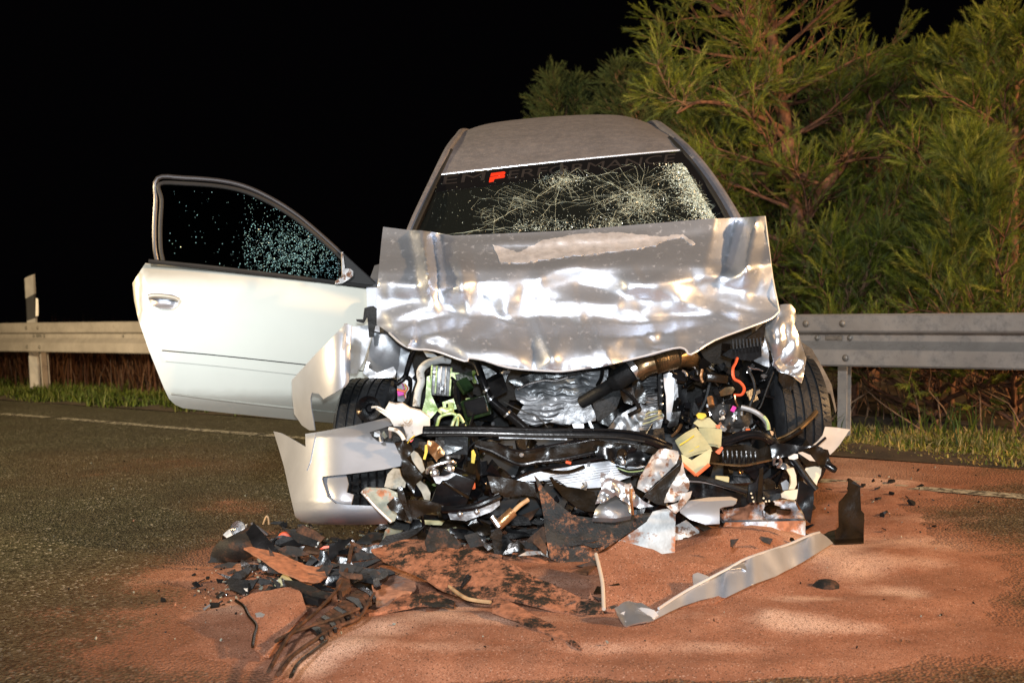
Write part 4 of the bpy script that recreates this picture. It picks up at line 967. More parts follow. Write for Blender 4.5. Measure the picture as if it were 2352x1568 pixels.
T('wiring_loom', V3, [(1090, 395, 4.80), (1065, 450, 4.78), (1040, 530, 4.76), (1020, 600, 4.75), (960, 650, 4.72), (920, 652, 4.70)], None, .011, M['black'], car, ribs=.14, rib_n=2)
T('wiring_loom', V3, [(1020, 600, 4.76), (1060, 630, 4.75), (1050, 740, 4.74), (1030, 810, 4.72), (1010, 900, 4.70)], None, .010, M['black'], car, ribs=.14, rib_n=2)
for k, (c_, dx) in enumerate((('yellow', 0), ('redcable', 7), ('copper', -8), ('white', 14), ('pink', -14))):
    T('wire', V3, [(1010+dx, 655, 4.72), (1030+dx*1.4, 690, 4.71), (1015+dx, 730, 4.72), (1025, 770, 4.72)], None, .0016, M[c_], car, n=5)
bevel_mk('connector', [(U(*vw(V3, (985, 727)), 4.70), axes(0, -12, 8), (.012, .01, .010))], M['pink'], car, .002, 1)
bevel_mk('connector_clip', [(U(*vw(V3, (992, 708)), 4.695), axes(0, 18, 8), (.017, .008, .0045))], M['orange'], car, .002, 1)
T('coolant_hose', V3, [(1370, 470, 4.80), (1290, 468, 4.78), (1190, 500, 4.76), (1140, 560, 4.74), (1147, 640, 4.72), (1122, 720, 4.71), (1108, 835, 4.70)], None, .0158, M['white'], car, n=12, ribs=.10, rib_n=3)
S('tank_seam', V3, [(1160, 395), (1290, 430), (1260, 452), (1190, 445)], (4.82, 0, 0), M['white'], car, t=.01, res=8)
# pump casting wetted green by coolant
pc = bevel_mk('pump_casting', [(U(*vw(V3, (1300, 630)), 4.78), axes(0, 6, 5), (.043, .03, .058))], M['alu'], car, .006, 2)
for k in range(5): bevel_mk('casting_rib', [(U(*vw(V3, (1225+k*38, 615+k*6)), 4.735), axes(0, 6, 5), (.0035, .008, .055))], M['green' if k in (0, 1, 4) else 'alu'], pc, .002, 1)
for P in ((1310, 690), (1250, 560)): Lt('bolt_boss', U(*vw(V3, P), 4.745), (0, -1, 0), [(0, .012), (.01, .012), (.012, .007), (.018, .006)], M['steel'], pc, 12)
S('green_shield', V3, [(1190, 600), (1215, 590), (1225, 740), (1280, 860), (1220, 930), (1150, 880), (1180, 760)], (4.72, 0, 0), M['green'], car, t=.008, res=8, cr=.01, seed=13)
T('green_pipe', V3, [(1268, 990, 4.62), (1290, 920, 4.62), (1340, 895, 4.62), (1400, 890, 4.62), (1430, 930, 4.62), (1425, 1000, 4.62)], None, .0065, M['green'], car)
T('green_pipe', V3, [(1385, 990, 4.60), (1405, 940, 4.60), (1440, 900, 4.6), (1480, 960, 4.6)], None, .006, M['green'], car)
T('green_pipe', V3, [(1290, 880, 4.64), (1310, 860, 4.64), (1340, 870, 4.64), (1390, 850, 4.64)], None, .012, M['green'], car)
S('green_bracket', V3, [(1310, 800), (1400, 770), (1425, 850), (1400, 860), (1390, 800), (1340, 815), (1340, 850), (1320, 850)], (4.66, 0, 0), M['green'], car, t=.008, res=7)
bevel_mk('pipe_union', [(U(*vw(V3, (1380, 850)), 4.65), axes(0, 0, 10), (.010, .01, .022))], M['green'], car, .003, 1)
bevel_mk('relay_box', [(U(*vw(V3, (1582, 840)), 4.70), axes(0, -14, -10), (.052, .03, .040))], M['greenblk'], car, .006, 2)
bevel_mk('relay_box_lid', [(U(*vw(V3, (1575, 835)), 4.668), axes(0, -14, -10), (.043, .004, .031))], M['black'], car, .003, 1)
S('cable_guide', V3, [(1375, 565), (1440, 570), (1475, 600), (1470, 640), (1440, 610), (1400, 630), (1380, 610)], (4.72, 0, 0), M['green'], car, t=.012, res=7)
T('black_pipe', V3, [(1430, 640, 4.74), (1425, 720, 4.72), (1440, 820, 4.72), (1470, 870, 4.7)], None, .016, M['black'], car)
T('coolant_hose', V3, [(1520, 480, 4.80), (1580, 510, 4.76), (1630, 640, 4.72), (1680, 765, 4.70), (1775, 855, 4.68), (1870, 925, 4.66), (1970, 1010, 4.64)], None, .0165, M['black'], car, n=12)
for f_ in ((1655, 705), (1690, 775), (1820, 890)): Lt('hose_clip', U(*vw(V3, f_), 4.685 if f_[0] < 1700 else 4.665), (1, 0, -1.1), [(-.004, .0185), (.004, .0185)], M['steel'], car, 14)

# ---- engine block and intake
S('engine_block', V4, [(450, 610), (620, 540), (780, 490), (1050, 450), (1250, 400), (1520, 365), (1520, 480), (1450, 560), (1280, 650), (1300, 730), (1370, 880), (1380, 945), (1050, 1000), (850, 960), (700, 1010), (560, 970), (480, 880), (560, 760), (470, 700)], (4.84, .0, -.03), M['aluw'], car, t=.05, res=7, cr=.020, fs=10, seed=21, bul=.012)
S('cast_flap', V4, [(1020, 740), (1150, 760), (1250, 720), (1310, 740), (1340, 800), (1380, 890), (1375, 945), (1230, 975), (1080, 990), (850, 960), (950, 880), (1010, 830)], (4.76, 0, 0), M['alu'], car, t=.006, res=6, cr=.004, fs=20, seed=22)
S('valve_cover', V4, [(380, 490), (700, 400), (1300, 340), (1520, 360), (1250, 400), (1050, 440), (780, 475), (480, 560)], (4.82, 0, 0), M['black'], car, t=.03, res=9, cr=.008, seed=23)
T('metal_edge', V4, [(480, 590, 4.79), (600, 530, 4.78), (780, 485, 4.78), (920, 490, 4.78), (1060, 450, 4.78)], None, .0045, M['steel'], car)
S('finned_casting', V4, [(1870, 450), (2000, 410), (2110, 430), (2130, 800), (2000, 790), (1930, 740), (1880, 640)], (4.82, 0, 0), M['aludark'], car, t=.03, res=7, cr=.010, fs=12, seed=24)
S('folded_foil', V4, [(1500, 1060), (1620, 900), (1740, 830), (1890, 755), (2060, 800), (2160, 880), (2130, 990), (2110, 1080), (1950, 1095), (1800, 1090), (1640, 1060)], (4.74, 0, 0), M['alu'], car, t=.01, res=6, cr=.016, fs=13, seed=25)
for k in range(7):
    T('foil_pleat', V4, [(1905+k*8, 1010-k*26, 4.715), (1990, 990-k*27, 4.70), (2080, 940-k*20, 4.70), (2150-k*6, 905-k*14, 4.715)], None, .0032, M['filter'] if k % 2 else M['alu'], car, n=6)
S('silver_bracket', V4, [(1110, 985), (1240, 985), (1245, 1060), (1190, 1075), (1130, 1050)], 4.62, M['chrome'], car, t=.01, res=8)
S('silver_bracket', V4, [(1290, 960), (1320, 955), (1370, 1060), (1330, 1065)], 4.62, M['steel'], car, t=.006, res=8)
# black tapering pipe, clamp ring and browned flexible pipe
vs, fs = tube_geo([U(*vw(V4, (1215, 740)), 4.74), U(*vw(V4, (1480, 580)), 4.68), U(*vw(V4, (1560, 525)), 4.66), U(*vw(V4, (1562, 524)), 4.66), U(*vw(V4, (1640, 470)), 4.64), U(*vw(V4, (1642, 468)), 4.64), U(*vw(V4, (1800, 365)), 4.62)],
                  lambda f: .024 if f < .42 else (.030 if f < .62 else .0405), 16, smooth=False); mk('intake_pipe', vs, fs, M['matblack'], car)
Lt('pipe_clamp', U(*vw(V4, (1815, 360)), 4.62), Vector((1, 0, .62)), [(-.012, .041), (-.010, .0435), (.010, .0435), (.012, .041)], M['steel'], car, 28)
fp = T('flexible_pipe', V5, [(105, 640, 4.62), (180, 590, 4.61), (270, 560, 4.61)], None, .040, M['bronze'], car, n=18)
T('flexible_pipe_bellows', V5, [(262, 566, 4.61), (340, 540, 4.61), (450, 512, 4.62)], None, .0445, M['bronze'], fp, n=20, ribs=.05, k=5, rib_n=3)
T('flexible_pipe_end', V5, [(445, 514, 4.62), (520, 508, 4.64), (570, 520, 4.66), (600, 545, 4.70)], None, (.045, .034), M['bronze'], fp, n=18)
S('heat_shield', V4, [(1330, 700), (1500, 600), (1640, 520), (1690, 600), (1640, 740), (1610, 815), (1500, 900), (1400, 955), (1370, 870)], (4.72, 0, 0), M['matblack'], car, t=.01, res=8, cr=.018, fs=7, seed=27)
S('heat_shield', V4, [(1655, 590), (1800, 560), (1830, 700), (1790, 765), (1700, 740), (1660, 640)], (4.70, 0, 0), M['oily'], car, t=.006, res=8, cr=.01, seed=28)
S('heat_shield', V4, [(1860, 500), (1900, 520), (1970, 690), (1940, 750), (1880, 740), (1800, 760), (1830, 600)], (4.70, 0, 0), M['oily'], car, t=.006, res=8, cr=.01, seed=29)
S('black_flap', V4, [(1410, 965), (1600, 830), (1630, 850), (1570, 950), (1520, 1010), (1450, 980)], 4.66, M['black'], car, t=.008, res=8, cr=.008, seed=30)
T('lever', V4, [(1650, 560, 4.66), (1760, 650, 4.65), (1840, 740, 4.64), (1885, 820, 4.63)], None, .0075, M['black'], car)
T('lever_end', V4, [(1885, 815, 4.63), (1830, 845, 4.62), (1755, 885, 4.61)], None, .0085, M['black'], car)
T('thin_cable', V4, [(330, 735, 4.68), (500, 820, 4.66), (720, 910, 4.65), (850, 1050, 4.64)], None, .0022, M['seal'], car, n=5)
bevel_mk('bolt_row', [(U(*vw(V4, (2110, 600)), 4.68), axes(0, 0, 0), (.010, .01, .075))], M['black'], car, .003, 1)
for yy in (490, 560, 660, 760): Lt('bolt_head', U(*vw(V4, (2128, yy)), 4.672), (0, -1, 0), [(0, .006), (.006, .006), (.008, .003)], M['steel'], car, 8)
S('white_bracket', V5, [(345, 665), (375, 655), (430, 640), (445, 655), (440, 880), (420, 1000), (402, 1085), (375, 1065), (368, 860), (350, 760)], (4.66, 0, 0), M['chrome'], car, t=.012, res=7, cr=.008, seed=33)
S('bracket_flange', V5, [(430, 640), (470, 700), (480, 950), (455, 1000), (440, 880)], 4.70, M['alu'], car, t=.006, res=8)
S('black_box', V5, [(455, 705), (540, 700), (570, 960), (500, 1010), (470, 950)], 4.72, M['black'], car, t=.03, res=9, cr=.006, seed=34)
S('black_flap', V5, [(430, 1005), (500, 995), (470, 1120), (395, 1140), (378, 1130)], 4.62, M['black'], car, t=.006, res=8, cr=.01, seed=35)
# fuse box with fins under the right corner of the bonnet
fb = S('fuse_box', V5, [(870, 490), (940, 440), (1220, 375), (1225, 500), (1130, 545), (1000, 530), (930, 515)], (4.66, 0, 0), M['black'], car, t=.05, res=10)
S('fuse_box_side', V5, [(1090, 340), (1180, 280), (1262, 205), (1240, 365), (1215, 372), (1110, 350)], (4.62, 0, 0), M['oily'], car, t=.03, res=9)
for k in range(9): T('cooling_fin', V5, [(965+k*31, 355-k*3+k, 4.60), (972+k*31, 440-k*4, 4.60)], None, .0045, M['matblack'], fb, n=5)
T('orange_cable', V5, [(1005, 520, 4.62), (990, 565, 4.60), (966, 615, 4.58), (975, 700, 4.57), (1030, 735, 4.56), (1068, 790, 4.56), (1045, 845, 4.57), (975, 850, 4.58)], None, .0056, M['redcable'], car, n=8)
T('thin_cable', V5, [(985, 850, 4.57), (990, 900, 4.57), (1010, 950, 4.58)], None, .003, M['copper'], car, n=5)
T('thin_cable', V5, [(1100, 620, 4.60), (1150, 720, 4.58), (1160, 830, 4.58), (1120, 940, 4.58), (1110, 1000, 4.58)], None, .006, M['matblack'], car, n=6)
T('thin_cable', V5, [(1330, 640, 4.62), (1270, 800, 4.60), (1220, 940, 4.60), (1195, 975, 4.60)], None, .0035, M['matblack'], car, n=6)
T('thin_cable', V5, [(690, 620, 4.64), (680, 690, 4.63), (700, 740, 4.62)], None, .006, M['copper'], car, n=6)
S('inner_wing_right', V5, [(1130, 535), (1235, 420), (1255, 330), (1290, 480), (1292, 600), (1250, 590)], (4.74, 0, 0), M['bare'], car, t=.004, res=8, cr=.01, seed=36)
S('bent_plate', V5, [(800, 850), (900, 780), (965, 775), (985, 800), (960, 840), (870, 860)], 4.62, M['bronze'], car, t=.004, res=8, cr=.01, seed=37)
T('motor_shaft', V5, [(760, 870, 4.6), (775, 950, 4.58)], None, .012, M['copper'], car)
bevel_mk('black_duct', [(U(*vw(V5, (820, 700)), 4.64), axes(0, 8, 0), (.042, .02, .016))], M['oily'], car, .006, 2)
# right headlamp remains
hl_ = S('headlamp_remains', V5, [(740, 960), (850, 930), (960, 935), (1060, 960), (1140, 1010), (1150, 1100), (1080, 1150), (1010, 1180), (900, 1190), (860, 1120), (800, 1080)], (4.62, 0, 0), M['matblack'], car, t=.03, res=8, cr=.02, fs=14, seed=38)
rnd = random.Random(12)
for k in range(16):
    x, y = rnd.uniform(800, 1090), rnd.uniform(960, 1180); v_, f_ = shard_geo(U(*vw(V5, (x, y)), 4.585+rnd.uniform(-.012, .012)), rnd.uniform(.008, .022), rnd, .18, axes(90+rnd.uniform(-35, 35), rnd.uniform(-30, 30), rnd.uniform(0, 180)))
    mk('lamp_shard', v_, f_, M[rnd.choice(('white', 'steel', 'rusty', 'black'))], hl_, smooth=False)
Lt('lamp_socket', U(*vw(V5, (870, 1010)), 4.575), (0, -1, .1), [(0, .012), (.006, .013), (.008, .008), (.002, .006), (.012, .004)], M['steel'], hl_, 14)
bevel_mk('lamp_clip', [(U(*vw(V5, (970, 975)), 4.56), axes(0, 30, 0), (.008, .004, .011))], M['pink'], hl_, .002, 1)
bevel_mk('lamp_clip', [(U(*vw(V5, (1100, 1168)), 4.56), axes(0, 10, 0), (.008, .006, .007))], M['orange'], hl_, .002, 1)
T('loom_tape', V5, [(1040, 960, 4.57), (1130, 985, 4.56), (1210, 1030, 4.55), (1270, 1100, 4.55), (1285, 1160, 4.55)], None, .0095, M['grey'], car, n=8)
T('green_tape', V5, [(1240, 1040, 4.545), (1275, 1090, 4.54), (1287, 1160, 4.54)], None, .006, M['green'], car, n=6)
S('tan_tab', V5, [(1298, 1165), (1335, 1180), (1325, 1215), (1310, 1205)], 4.53, M['wood'], car, t=.003)
# ---- right wing, crumpled like foil
S('wing', V5, [(1400, 40), (1445, 34), (1492, 36), (1530, 80), (1546, 150), (1520, 212), (1560, 330), (1630, 520), (1620, 620), (1580, 745), (1530, 712), (1500, 682), (1440, 660), (1380, 640), (1352, 600), (1330, 588), (1342, 540), (1300, 440), (1250, 310), (1262, 210), (1300, 178), (1392, 105)], (4.70, .02, 0), M['bare'], car, t=.004, res=5.5, cr=.030, fs=6, seed=41, bul=.012)
S('wing_crumple', V5, [(1340, 560), (1420, 470), (1500, 500), (1600, 540), (1610, 640), (1580, 740), (1520, 690), (1400, 640), (1370, 600)], (4.66, 0, 0), M['bare'], car, t=.003, res=4, cr=.022, fs=13, seed=42)
S('wheel_arch_liner', V5, [(1580, 372), (1680, 440), (1760, 580), (1850, 760), (1890, 985), (1878, 1010), (1862, 930), (1838, 838), (1740, 790), (1640, 775), (1605, 690), (1640, 540)], (4.86, 0, 0), M['brownliner'], car, t=.004, res=8, cr=.012, fs=6, seed=43)
S('bump_stop', V5, [(1380, 640), (1500, 690), (1512, 790), (1480, 812), (1420, 790), (1375, 720)], 4.66, M['oily'], car, t=.02, res=8, cr=.006, seed=44)
T('wheel_arch_rim', V5, [(1350, 1258, 4.62), (1450, 1220, 4.60), (1560, 1150, 4.60), (1650, 1070, 4.62), (1712, 1000, 4.66)], None, .010, M['bronze'], car, n=8)
T('wheel_arch_rim', V5, [(1350, 1275, 4.61), (1460, 1235, 4.59), (1580, 1160, 4.59)], None, .010, M['oily'], car, n=8)
# ---- cross members
T('upper_crossmember', V0, [(972, 990, 4.47), (1100, 990, 4.45), (1250, 994, 4.44), (1400, 996, 4.44), (1480, 1006, 4.45), (1540, 1030, 4.47)], None, .021, M['black'], car, n=10, flat=.8)
T('crossmember_ridge', V0, [(976, 984, 4.45), (1100, 983, 4.43), (1250, 987, 4.42), (1400, 987, 4.42), (1480, 997, 4.43), (1530, 1016, 4.45)], None, .005, M['black'], car, n=8)
T('crossmember_ridge', V0, [(980, 1000, 4.45), (1100, 999, 4.43), (1250, 1003, 4.42), (1400, 1004, 4.42), (1480, 1014, 4.43)], None, .005, M['matblack'], car, n=8)
S('lower_panel', V4, [(0, 1165), (270, 1200), (420, 1270), (560, 1285), (700, 1270), (1000, 1230), (1350, 1165), (1700, 1200), (2090, 1250), (2060, 1330), (1850, 1285), (1700, 1260), (1350, 1290), (1000, 1370), (720, 1400), (540, 1430), (400, 1390), (200, 1280), (0, 1220)], (4.46, 0, 0), M['oily'], car, t=.02, res=8, cr=.012, fs=7, seed=51)
T('lower_panel_edge', V4, [(0, 1235, 4.44), (200, 1300, 4.43), (400, 1405, 4.42), (540, 1445, 4.42), (720, 1415, 4.42), (1000, 1385, 4.42), (1350, 1310, 4.43)], None, .007, M['black'], car, n=8)
T('upper_seal', V4, [(260, 1200, 4.44), (420, 1275, 4.43), (560, 1285, 4.43), (1000, 1200, 4.43), (1300, 1160, 4.43)], None, .0035, M['black'], car, n=6)
S('grey_strip', V4, [(270, 1122), (1050, 1150), (1050, 1165), (500, 1150), (275, 1150)], 4.425, M['alu'], car, t=.002, res=9)
S('bracket_cluster', V4, [(1360, 1250), (1400, 1235), (1540, 1260), (1760, 1225), (1900, 1290), (1950, 1420), (1850, 1470), (1740, 1460), (1600, 1440), (1500, 1380), (1380, 1350)], 4.44, M['black'], car, t=.03, res=8, cr=.02, fs=12, seed=52)
Lt('buffer', U(*vw(V4, (1670, 1340)), 4.40), (0, -1, .5), [(0, .018), (.02, .018), (.022, .012), (.03, .011)], M['oily'], car, 14)
Lt('bolt_head', U(*vw(V4, (1690, 1420)), 4.40), (0, -1, .2), [(0, .010), (.008, .010), (.010, .005)], M['steel'], car, 10)
# radiator sheet, bright, with hoses and wires above it
S('radiator', V7, [(500, 240), (660, 178), (900, 130), (1260, 82), (1430, 112), (1560, 130), (1480, 185), (1180, 290), (950, 305), (830, 225), (700, 240)], (4.50, 0, .0), M['chrome'], car, t=.02, res=8, cr=.006, fs=6, seed=53)
T('radiator_rail', V7, [(480, 235, 4.47), (660, 160, 4.45), (900, 115, 4.43), (1210, 55, 4.42)], None, .007, M['black'], car)
for k in range(5): T('radiator_tube', V7, [(700+k*20, 210+k*16, 4.485), (1000, 165+k*20, 4.475), (1300, 120+k*18, 4.475), (1500-k*30, 128+k*16, 4.485)], None, .0012, M['grey'], car, n=4)
for k in range(6): T('wire', V7, [(1300+k*6, 120+k*9, 4.45), (1400, 150+k*9, 4.44), (1500, 140+k*10, 4.44), (1560, 118+k*10, 4.46)], None, .0022, M['green'] if k == 2 else M['black'], car, n=5)
bevel_mk('orange_clip', [(U(*vw(V7, (928, 96)), 4.41), axes(0, 15, 0), (.010, .006, .005))], M['redcable'], car, .002, 1)
# right side: black beam, ribbed grille, arms
T('right_beam', V9, [(590, 385, 4.46), (760, 310, 4.44), (950, 270, 4.43), (1100, 290, 4.43), (1200, 350, 4.44), (1260, 390, 4.46)], None, .016, M['black'], car, n=9)
T('right_beam_lip', V9, [(620, 400, 4.44), (780, 355, 4.42), (950, 300, 4.41), (1090, 310, 4.41), (1220, 385, 4.43)], None, .004, M['black'], car, n=6)
gp = S('grille_panel', V9, [(560, 500), (620, 430), (760, 400), (900, 405), (1050, 460), (1220, 395), (1250, 560), (1050, 625), (880, 660), (700, 660), (560, 610)], (4.47, 0, 0), M['oily'], car, t=.015, res=9, cr=.008, fs=7, seed=54)
for k in range(8): T('grille_rib', V9, [(600+k*58, 475+k*2, 4.445), (605+k*58, 560, 4.44), (602+k*58, 648-k*2, 4.445)], None, .0042, M['black'], gp, n=6)
T('grille_edge', V9, [(420, 625, 4.44), (700, 655, 4.43), (880, 660, 4.42), (1050, 625, 4.42), (1220, 590, 4.43)], None, .0045, M['bronze'], car, n=6)
S('folded_beam', V9, [(1200, 420), (1260, 385), (1420, 395), (1600, 420), (1760, 415), (1700, 430), (1560, 480), (1420, 545), (1330, 560), (1260, 600), (1220, 560)], (4.42, 0, 0), M['black'], car, t=.02, res=7, cr=.016, fs=9, seed=55)
S('bumper_arm', V9, [(1560, 460), (1640, 425), (1780, 410), (1850, 440), (1900, 500), (1960, 620), (2040, 710), (2010, 745), (1950, 700), (1830, 690), (1760, 600), (1700, 500), (1640, 480)], (4.44, 0, 0), M['oily'], car, t=.02, res=7, cr=.016, fs=9, seed=56)
Lt('arm_end', U(*vw(V9, (1985, 705)), 4.42), (.8, -.4, -.5), [(-.03, .012), (.0, .014), (.012, .010), (.010, .006)], M['black'], car, 12)
T('black_strut', V9, [(1500, 580, 4.41), (1600, 720, 4.39), (1700, 860, 4.38), (1780, 960, 4.37)], None, .0115, M['matblack'], car, n=8, flat=.6)
T('black_strut', V9, [(1450, 580, 4.42), (1560, 720, 4.40), (1680, 880, 4.39), (1755, 980, 4.38)], None, .008, M['black'], car, n=8)
T('chrome_arc', V9, [(1240, 650, 4.42), (1245, 580, 4.40), (1300, 560, 4.39), (1330, 620, 4.40), (1290, 680, 4.42)], None, .006, M['steel'], car, n=6)
S('crumpled_foil', V9, [(1250, 640), (1320, 620), (1400, 640), (1450, 680), (1380, 710), (1300, 690)], 4.43, M['bare'], car, t=.003, res=4, cr=.02, fs=25, seed=57)
S('cream_bumper_piece', V9, [(1640, 690), (1750, 670), (1842, 690), (1830, 780), (1790, 850), (1760, 960), (1700, 960), (1610, 860), (1610, 760)], (4.46, 0, 0), M['cream'], car, t=.006, res=8, cr=.006, seed=58)
S('cream_duct', V9, [(1390, 700), (1490, 690), (1520, 780), (1530, 900), (1500, 960), (1430, 960), (1460, 880), (1450, 800)], 4.43, M['cream'], car, t=.02, res=8, cr=.008, seed=59)
S('cream_scoop', V9, [(1330, 1020), (1380, 980), (1590, 955), (1580, 1030), (1500, 1095), (1400, 1080), (1340, 1060)], 4.38, M['cream'], car, t=.01, res=8, cr=.006, seed=60)
S('white_cap', V9, [(1420, 555), (1500, 515), (1540, 520), (1545, 570), (1490, 590), (1430, 580)], 4.39, M['white'], car, t=.01, res=8)
S('brown_flap', V9, [(1540, 500), (1640, 490), (1760, 600), (1790, 660), (1650, 670), (1580, 600)], 4.45, M['oily'], car, t=.006, res=8, cr=.008, seed=61)
S('pale_flap', V9, [(1540, 500), (1600, 490), (1700, 530), (1762, 610), (1690, 600), (1600, 540)], 4.435, M['beige'], car, t=.004, res=8)
S('slotted_bracket', V9, [(930, 900), (1010, 870), (1060, 740), (1100, 680), (1110, 900), (1085, 1130), (1030, 1120), (1020, 950), (990, 1130), (905, 1120)], (4.38, 0, 0), M['black'], car, t=.012, res=7, cr=.01, seed=62)
for P in ((955, 1010), (970, 1060), (985, 1110), (1110, 1070), (1140, 1110), (1180, 1105)): Lt('bright_hole', U(*vw(V9, P), 4.362), (0, -1, 0), [(0, .0038), (.003, .0034)], M['cream'], car, 8)
S('brown_stay', V9, [(1060, 700), (1110, 690), (1090, 1120), (1030, 1125)], 4.37, M['oily'], car, t=.006, res=8, cr=.004, seed=63)
S('black_mount', V9, [(1100, 980), (1250, 970), (1330, 960), (1340, 1060), (1260, 1100), (1110, 1120)], 4.40, M['matblack'], car, t=.03, res=8, cr=.02, fs=14, seed=64)
S('horn_bracket', V9, [(1330, 880), (1400, 840), (1430, 880), (1420, 960), (1350, 970)], 4.42, M['grey'], car, t=.006, res=7, cr=.01, seed=65)
T('lower_strut', V9, [(150, 810, 4.40), (320, 820, 4.39), (520, 870, 4.38), (720, 930, 4.37), (900, 985, 4.37)], None, .011, M['matblack'], car, n=9)
T('lower_strut', V9, [(180, 850, 4.40), (400, 870, 4.39), (640, 930, 4.38), (880, 1000, 4.37)], None, .006, M['grey'], car, n=6)
bevel_mk('label_block', [(U(*vw(V9, (590, 830)), 4.42), axes(0, 6, 0), (.024, .01, .010))], M['filter'], car, .002, 1)
jumble('lower_fragments', 90, M['black'], (940, 1840, 1015, 1180, 4.48, 4.66), (.02, .06), 21, ('box', 'shard', 'shard', 'tube'))
jumble('lower_fragments', 60, M['oily'], (940, 1840, 1015, 1180, 4.46, 4.6), (.02, .05), 22, ('box', 'shard', 'shard', 'tube'))
jumble('lower_metal_bits', 10, M['alu'], (960, 1820, 1030, 1180, 4.42, 4.56), (.005, .016), 23, ('tube', 'cyl', 'shard'))
bevel_mk('undertray', [(U(1390, 1090, 4.78), axes(0, 0, 2), (.66, .02, .15))], M['cabin'], car, .01, 1)
S('black_lower_lip', V9, [(130, 900), (240, 850), (420, 880), (700, 1000), (860, 1030), (860, 1060), (640, 1060), (400, 1080), (250, 1060), (180, 1000)], 4.46, M['black'], car, t=.01, res=9, cr=.012, seed=68)
S('silver_bumper_strip', V9, [(0, 1130), (170, 1100), (420, 1110), (700, 1095), (770, 1105), (770, 1130), (730, 1160), (600, 1180), (560, 1200), (560, 1390), (380, 1400), (180, 1330), (70, 1250)], (4.26, 0, -.12), M['silver'], car, t=.004, res=8, bul=.006)
S('bumper_strip_top', V9, [(170, 1100), (420, 1060), (700, 1050), (780, 1080), (770, 1108), (420, 1112)], (4.30, 0, -.5), M['beige'], car, t=.004, res=8)
S('black_side_shield', V8, [(1040, 560), (1080, 575), (1142, 620), (1140, 700), (1118, 860), (1080, 830), (1070, 790), (1020, 700)], (4.34, 0, 0), M['black'], car, t=.006, res=8, cr=.008, seed=69)
# ---- left: washer tank, front lamp hole, bumper cover
S('washer_tank', V3, [(770, 838), (860, 865), (895, 800), (945, 815), (1000, 808), (1060, 850), (1140, 868), (1215, 920), (1215, 990), (1160, 1040), (1060, 1080), (1040, 1105), (990, 1080), (950, 1020), (900, 930), (830, 880)], (4.55, 0, 0), M['white'], car, t=.05, res=7, cr=.012, fs=8, seed=71, bul=.008)
T('torn_strap', V3, [(760, 840, 4.53), (800, 838, 4.52), (850, 862, 4.52), (900, 900, 4.53)], None, .0045, M['white'], car)
Lt('tank_boss', U(*vw(V3, (1034, 930)), 4.49), (0, -1, .1), [(0, .016), (.006, .015), (.008, .006), (.012, .005)], M['white'], car, 16)
BO = [(628, 990, 4.86), (645, 994, 4.80), (664, 1004, 4.70), (702, 1026, 4.53), (701, 996, 4.54), (740, 990, 4.50), (820, 975, 4.46), (905, 955, 4.45), (911, 972, 4.45), (850, 994, 4.44), (853, 1002, 4.44), (866, 1012, 4.44), (904, 1015, 4.44), (914, 1035, 4.44), (923, 1056, 4.43), (919, 1070, 4.43), (880, 1078, 4.43), (800, 1088, 4.45), (740, 1094, 4.47), (740, 1105, 4.47), (752, 1140, 4.47), (768, 1155, 4.46), (800, 1159, 4.45), (886, 1162, 4.43), (888, 1203, 4.44), (800, 1205, 4.47), (720, 1203, 4.53), (690, 1198, 4.58), (678, 1186, 4.63), (664, 1125, 4.70), (652, 1070, 4.76), (638, 1022, 4.82)]
def bd(x, y):
    e = max(0, (800-x)/170)
    dy = (.085*(1150-y)/100 if y < 1150 else 0)+.012*max(0, (1150-y)/60)*0+(.10*((y-1165)/38)**2.6 if y > 1165 else 0)
    if y < 1000: dy += .10*(1000-y)/45*(0 if x < 700 else 1)
    return 4.40+dy+.36*e**2.3
bc = S('bumper_cover', V0, [p[:2] for p in BO], bd, M['silver'], car, t=.006, res=6, sharp=50)
S('fog_lamp_surround', V0, [(741, 1095), (795, 1089), (800, 1110), (796, 1130), (812, 1135), (806, 1158), (775, 1156), (757, 1144), (748, 1120)], lambda x, y: bd(x, y)+.022, M['silver'], bc, t=.006, res=7, bul=.003)
S('bumper_corner_fold', V0, [(701, 996), (725, 993), (712, 1060), (704, 1080), (702, 1026)], lambda x, y: bd(x, y)-.006, M['silver'], bc, t=.004, res=7)
S('air_duct', V0, [(795, 1086), (895, 1074), (905, 1165), (800, 1165)], 4.56, M['matblack'], bc, t=.02, res=8, cr=.012, fs=12, seed=72)
for k in range(5): T('duct_rib', V0, [(808+k*19, 1088-k*2, 4.535), (808+k*19, 1162, 4.535)], None, .0045, M['black'], bc, n=6)
for k in range(3): T('fog_bracket', V0, [(806, 1108+k*16, 4.51), (820, 1112+k*16, 4.50), (826, 1106+k*16, 4.51)], None, .006, M['matblack'], bc, n=6)
S('lamp_hole', V3, [(740, 1036), (890, 990), (1000, 990), (1020, 1040), (1000, 1100), (930, 1112), (800, 1100)], 4.50, M['matblack'], car, t=.02, res=8, cr=.01, seed=73)
for k, (x, y) in enumerate(((800, 1050), (850, 1060), (905, 1040), (830, 1085))): v_, f_ = shard_geo(U(*vw(V3, (x, y)), 4.47), .022, random.Random(k), .2, axes(90, k*30, k*40)); mk('lamp_shard', v_, f_, M['steel' if k != 1 else 'clearplast'], car, smooth=False)
T('lamp_arm', V3, [(895, 1008, 4.45), (950, 1020, 4.44), (990, 1055, 4.44), (1012, 1095, 4.44)], None, .0075, M['white'], car)
for k, c_ in enumerate(('yellow', 'copper', 'black', 'green', 'pink', 'redcable')): T('wire', V3, [(1040+k*4, 1120-k*4, 4.43), (1065, 1085+k*5, 4.42), (1095-k*3, 1060+k*7, 4.43)], None, .0018, M[c_], car, n=5)
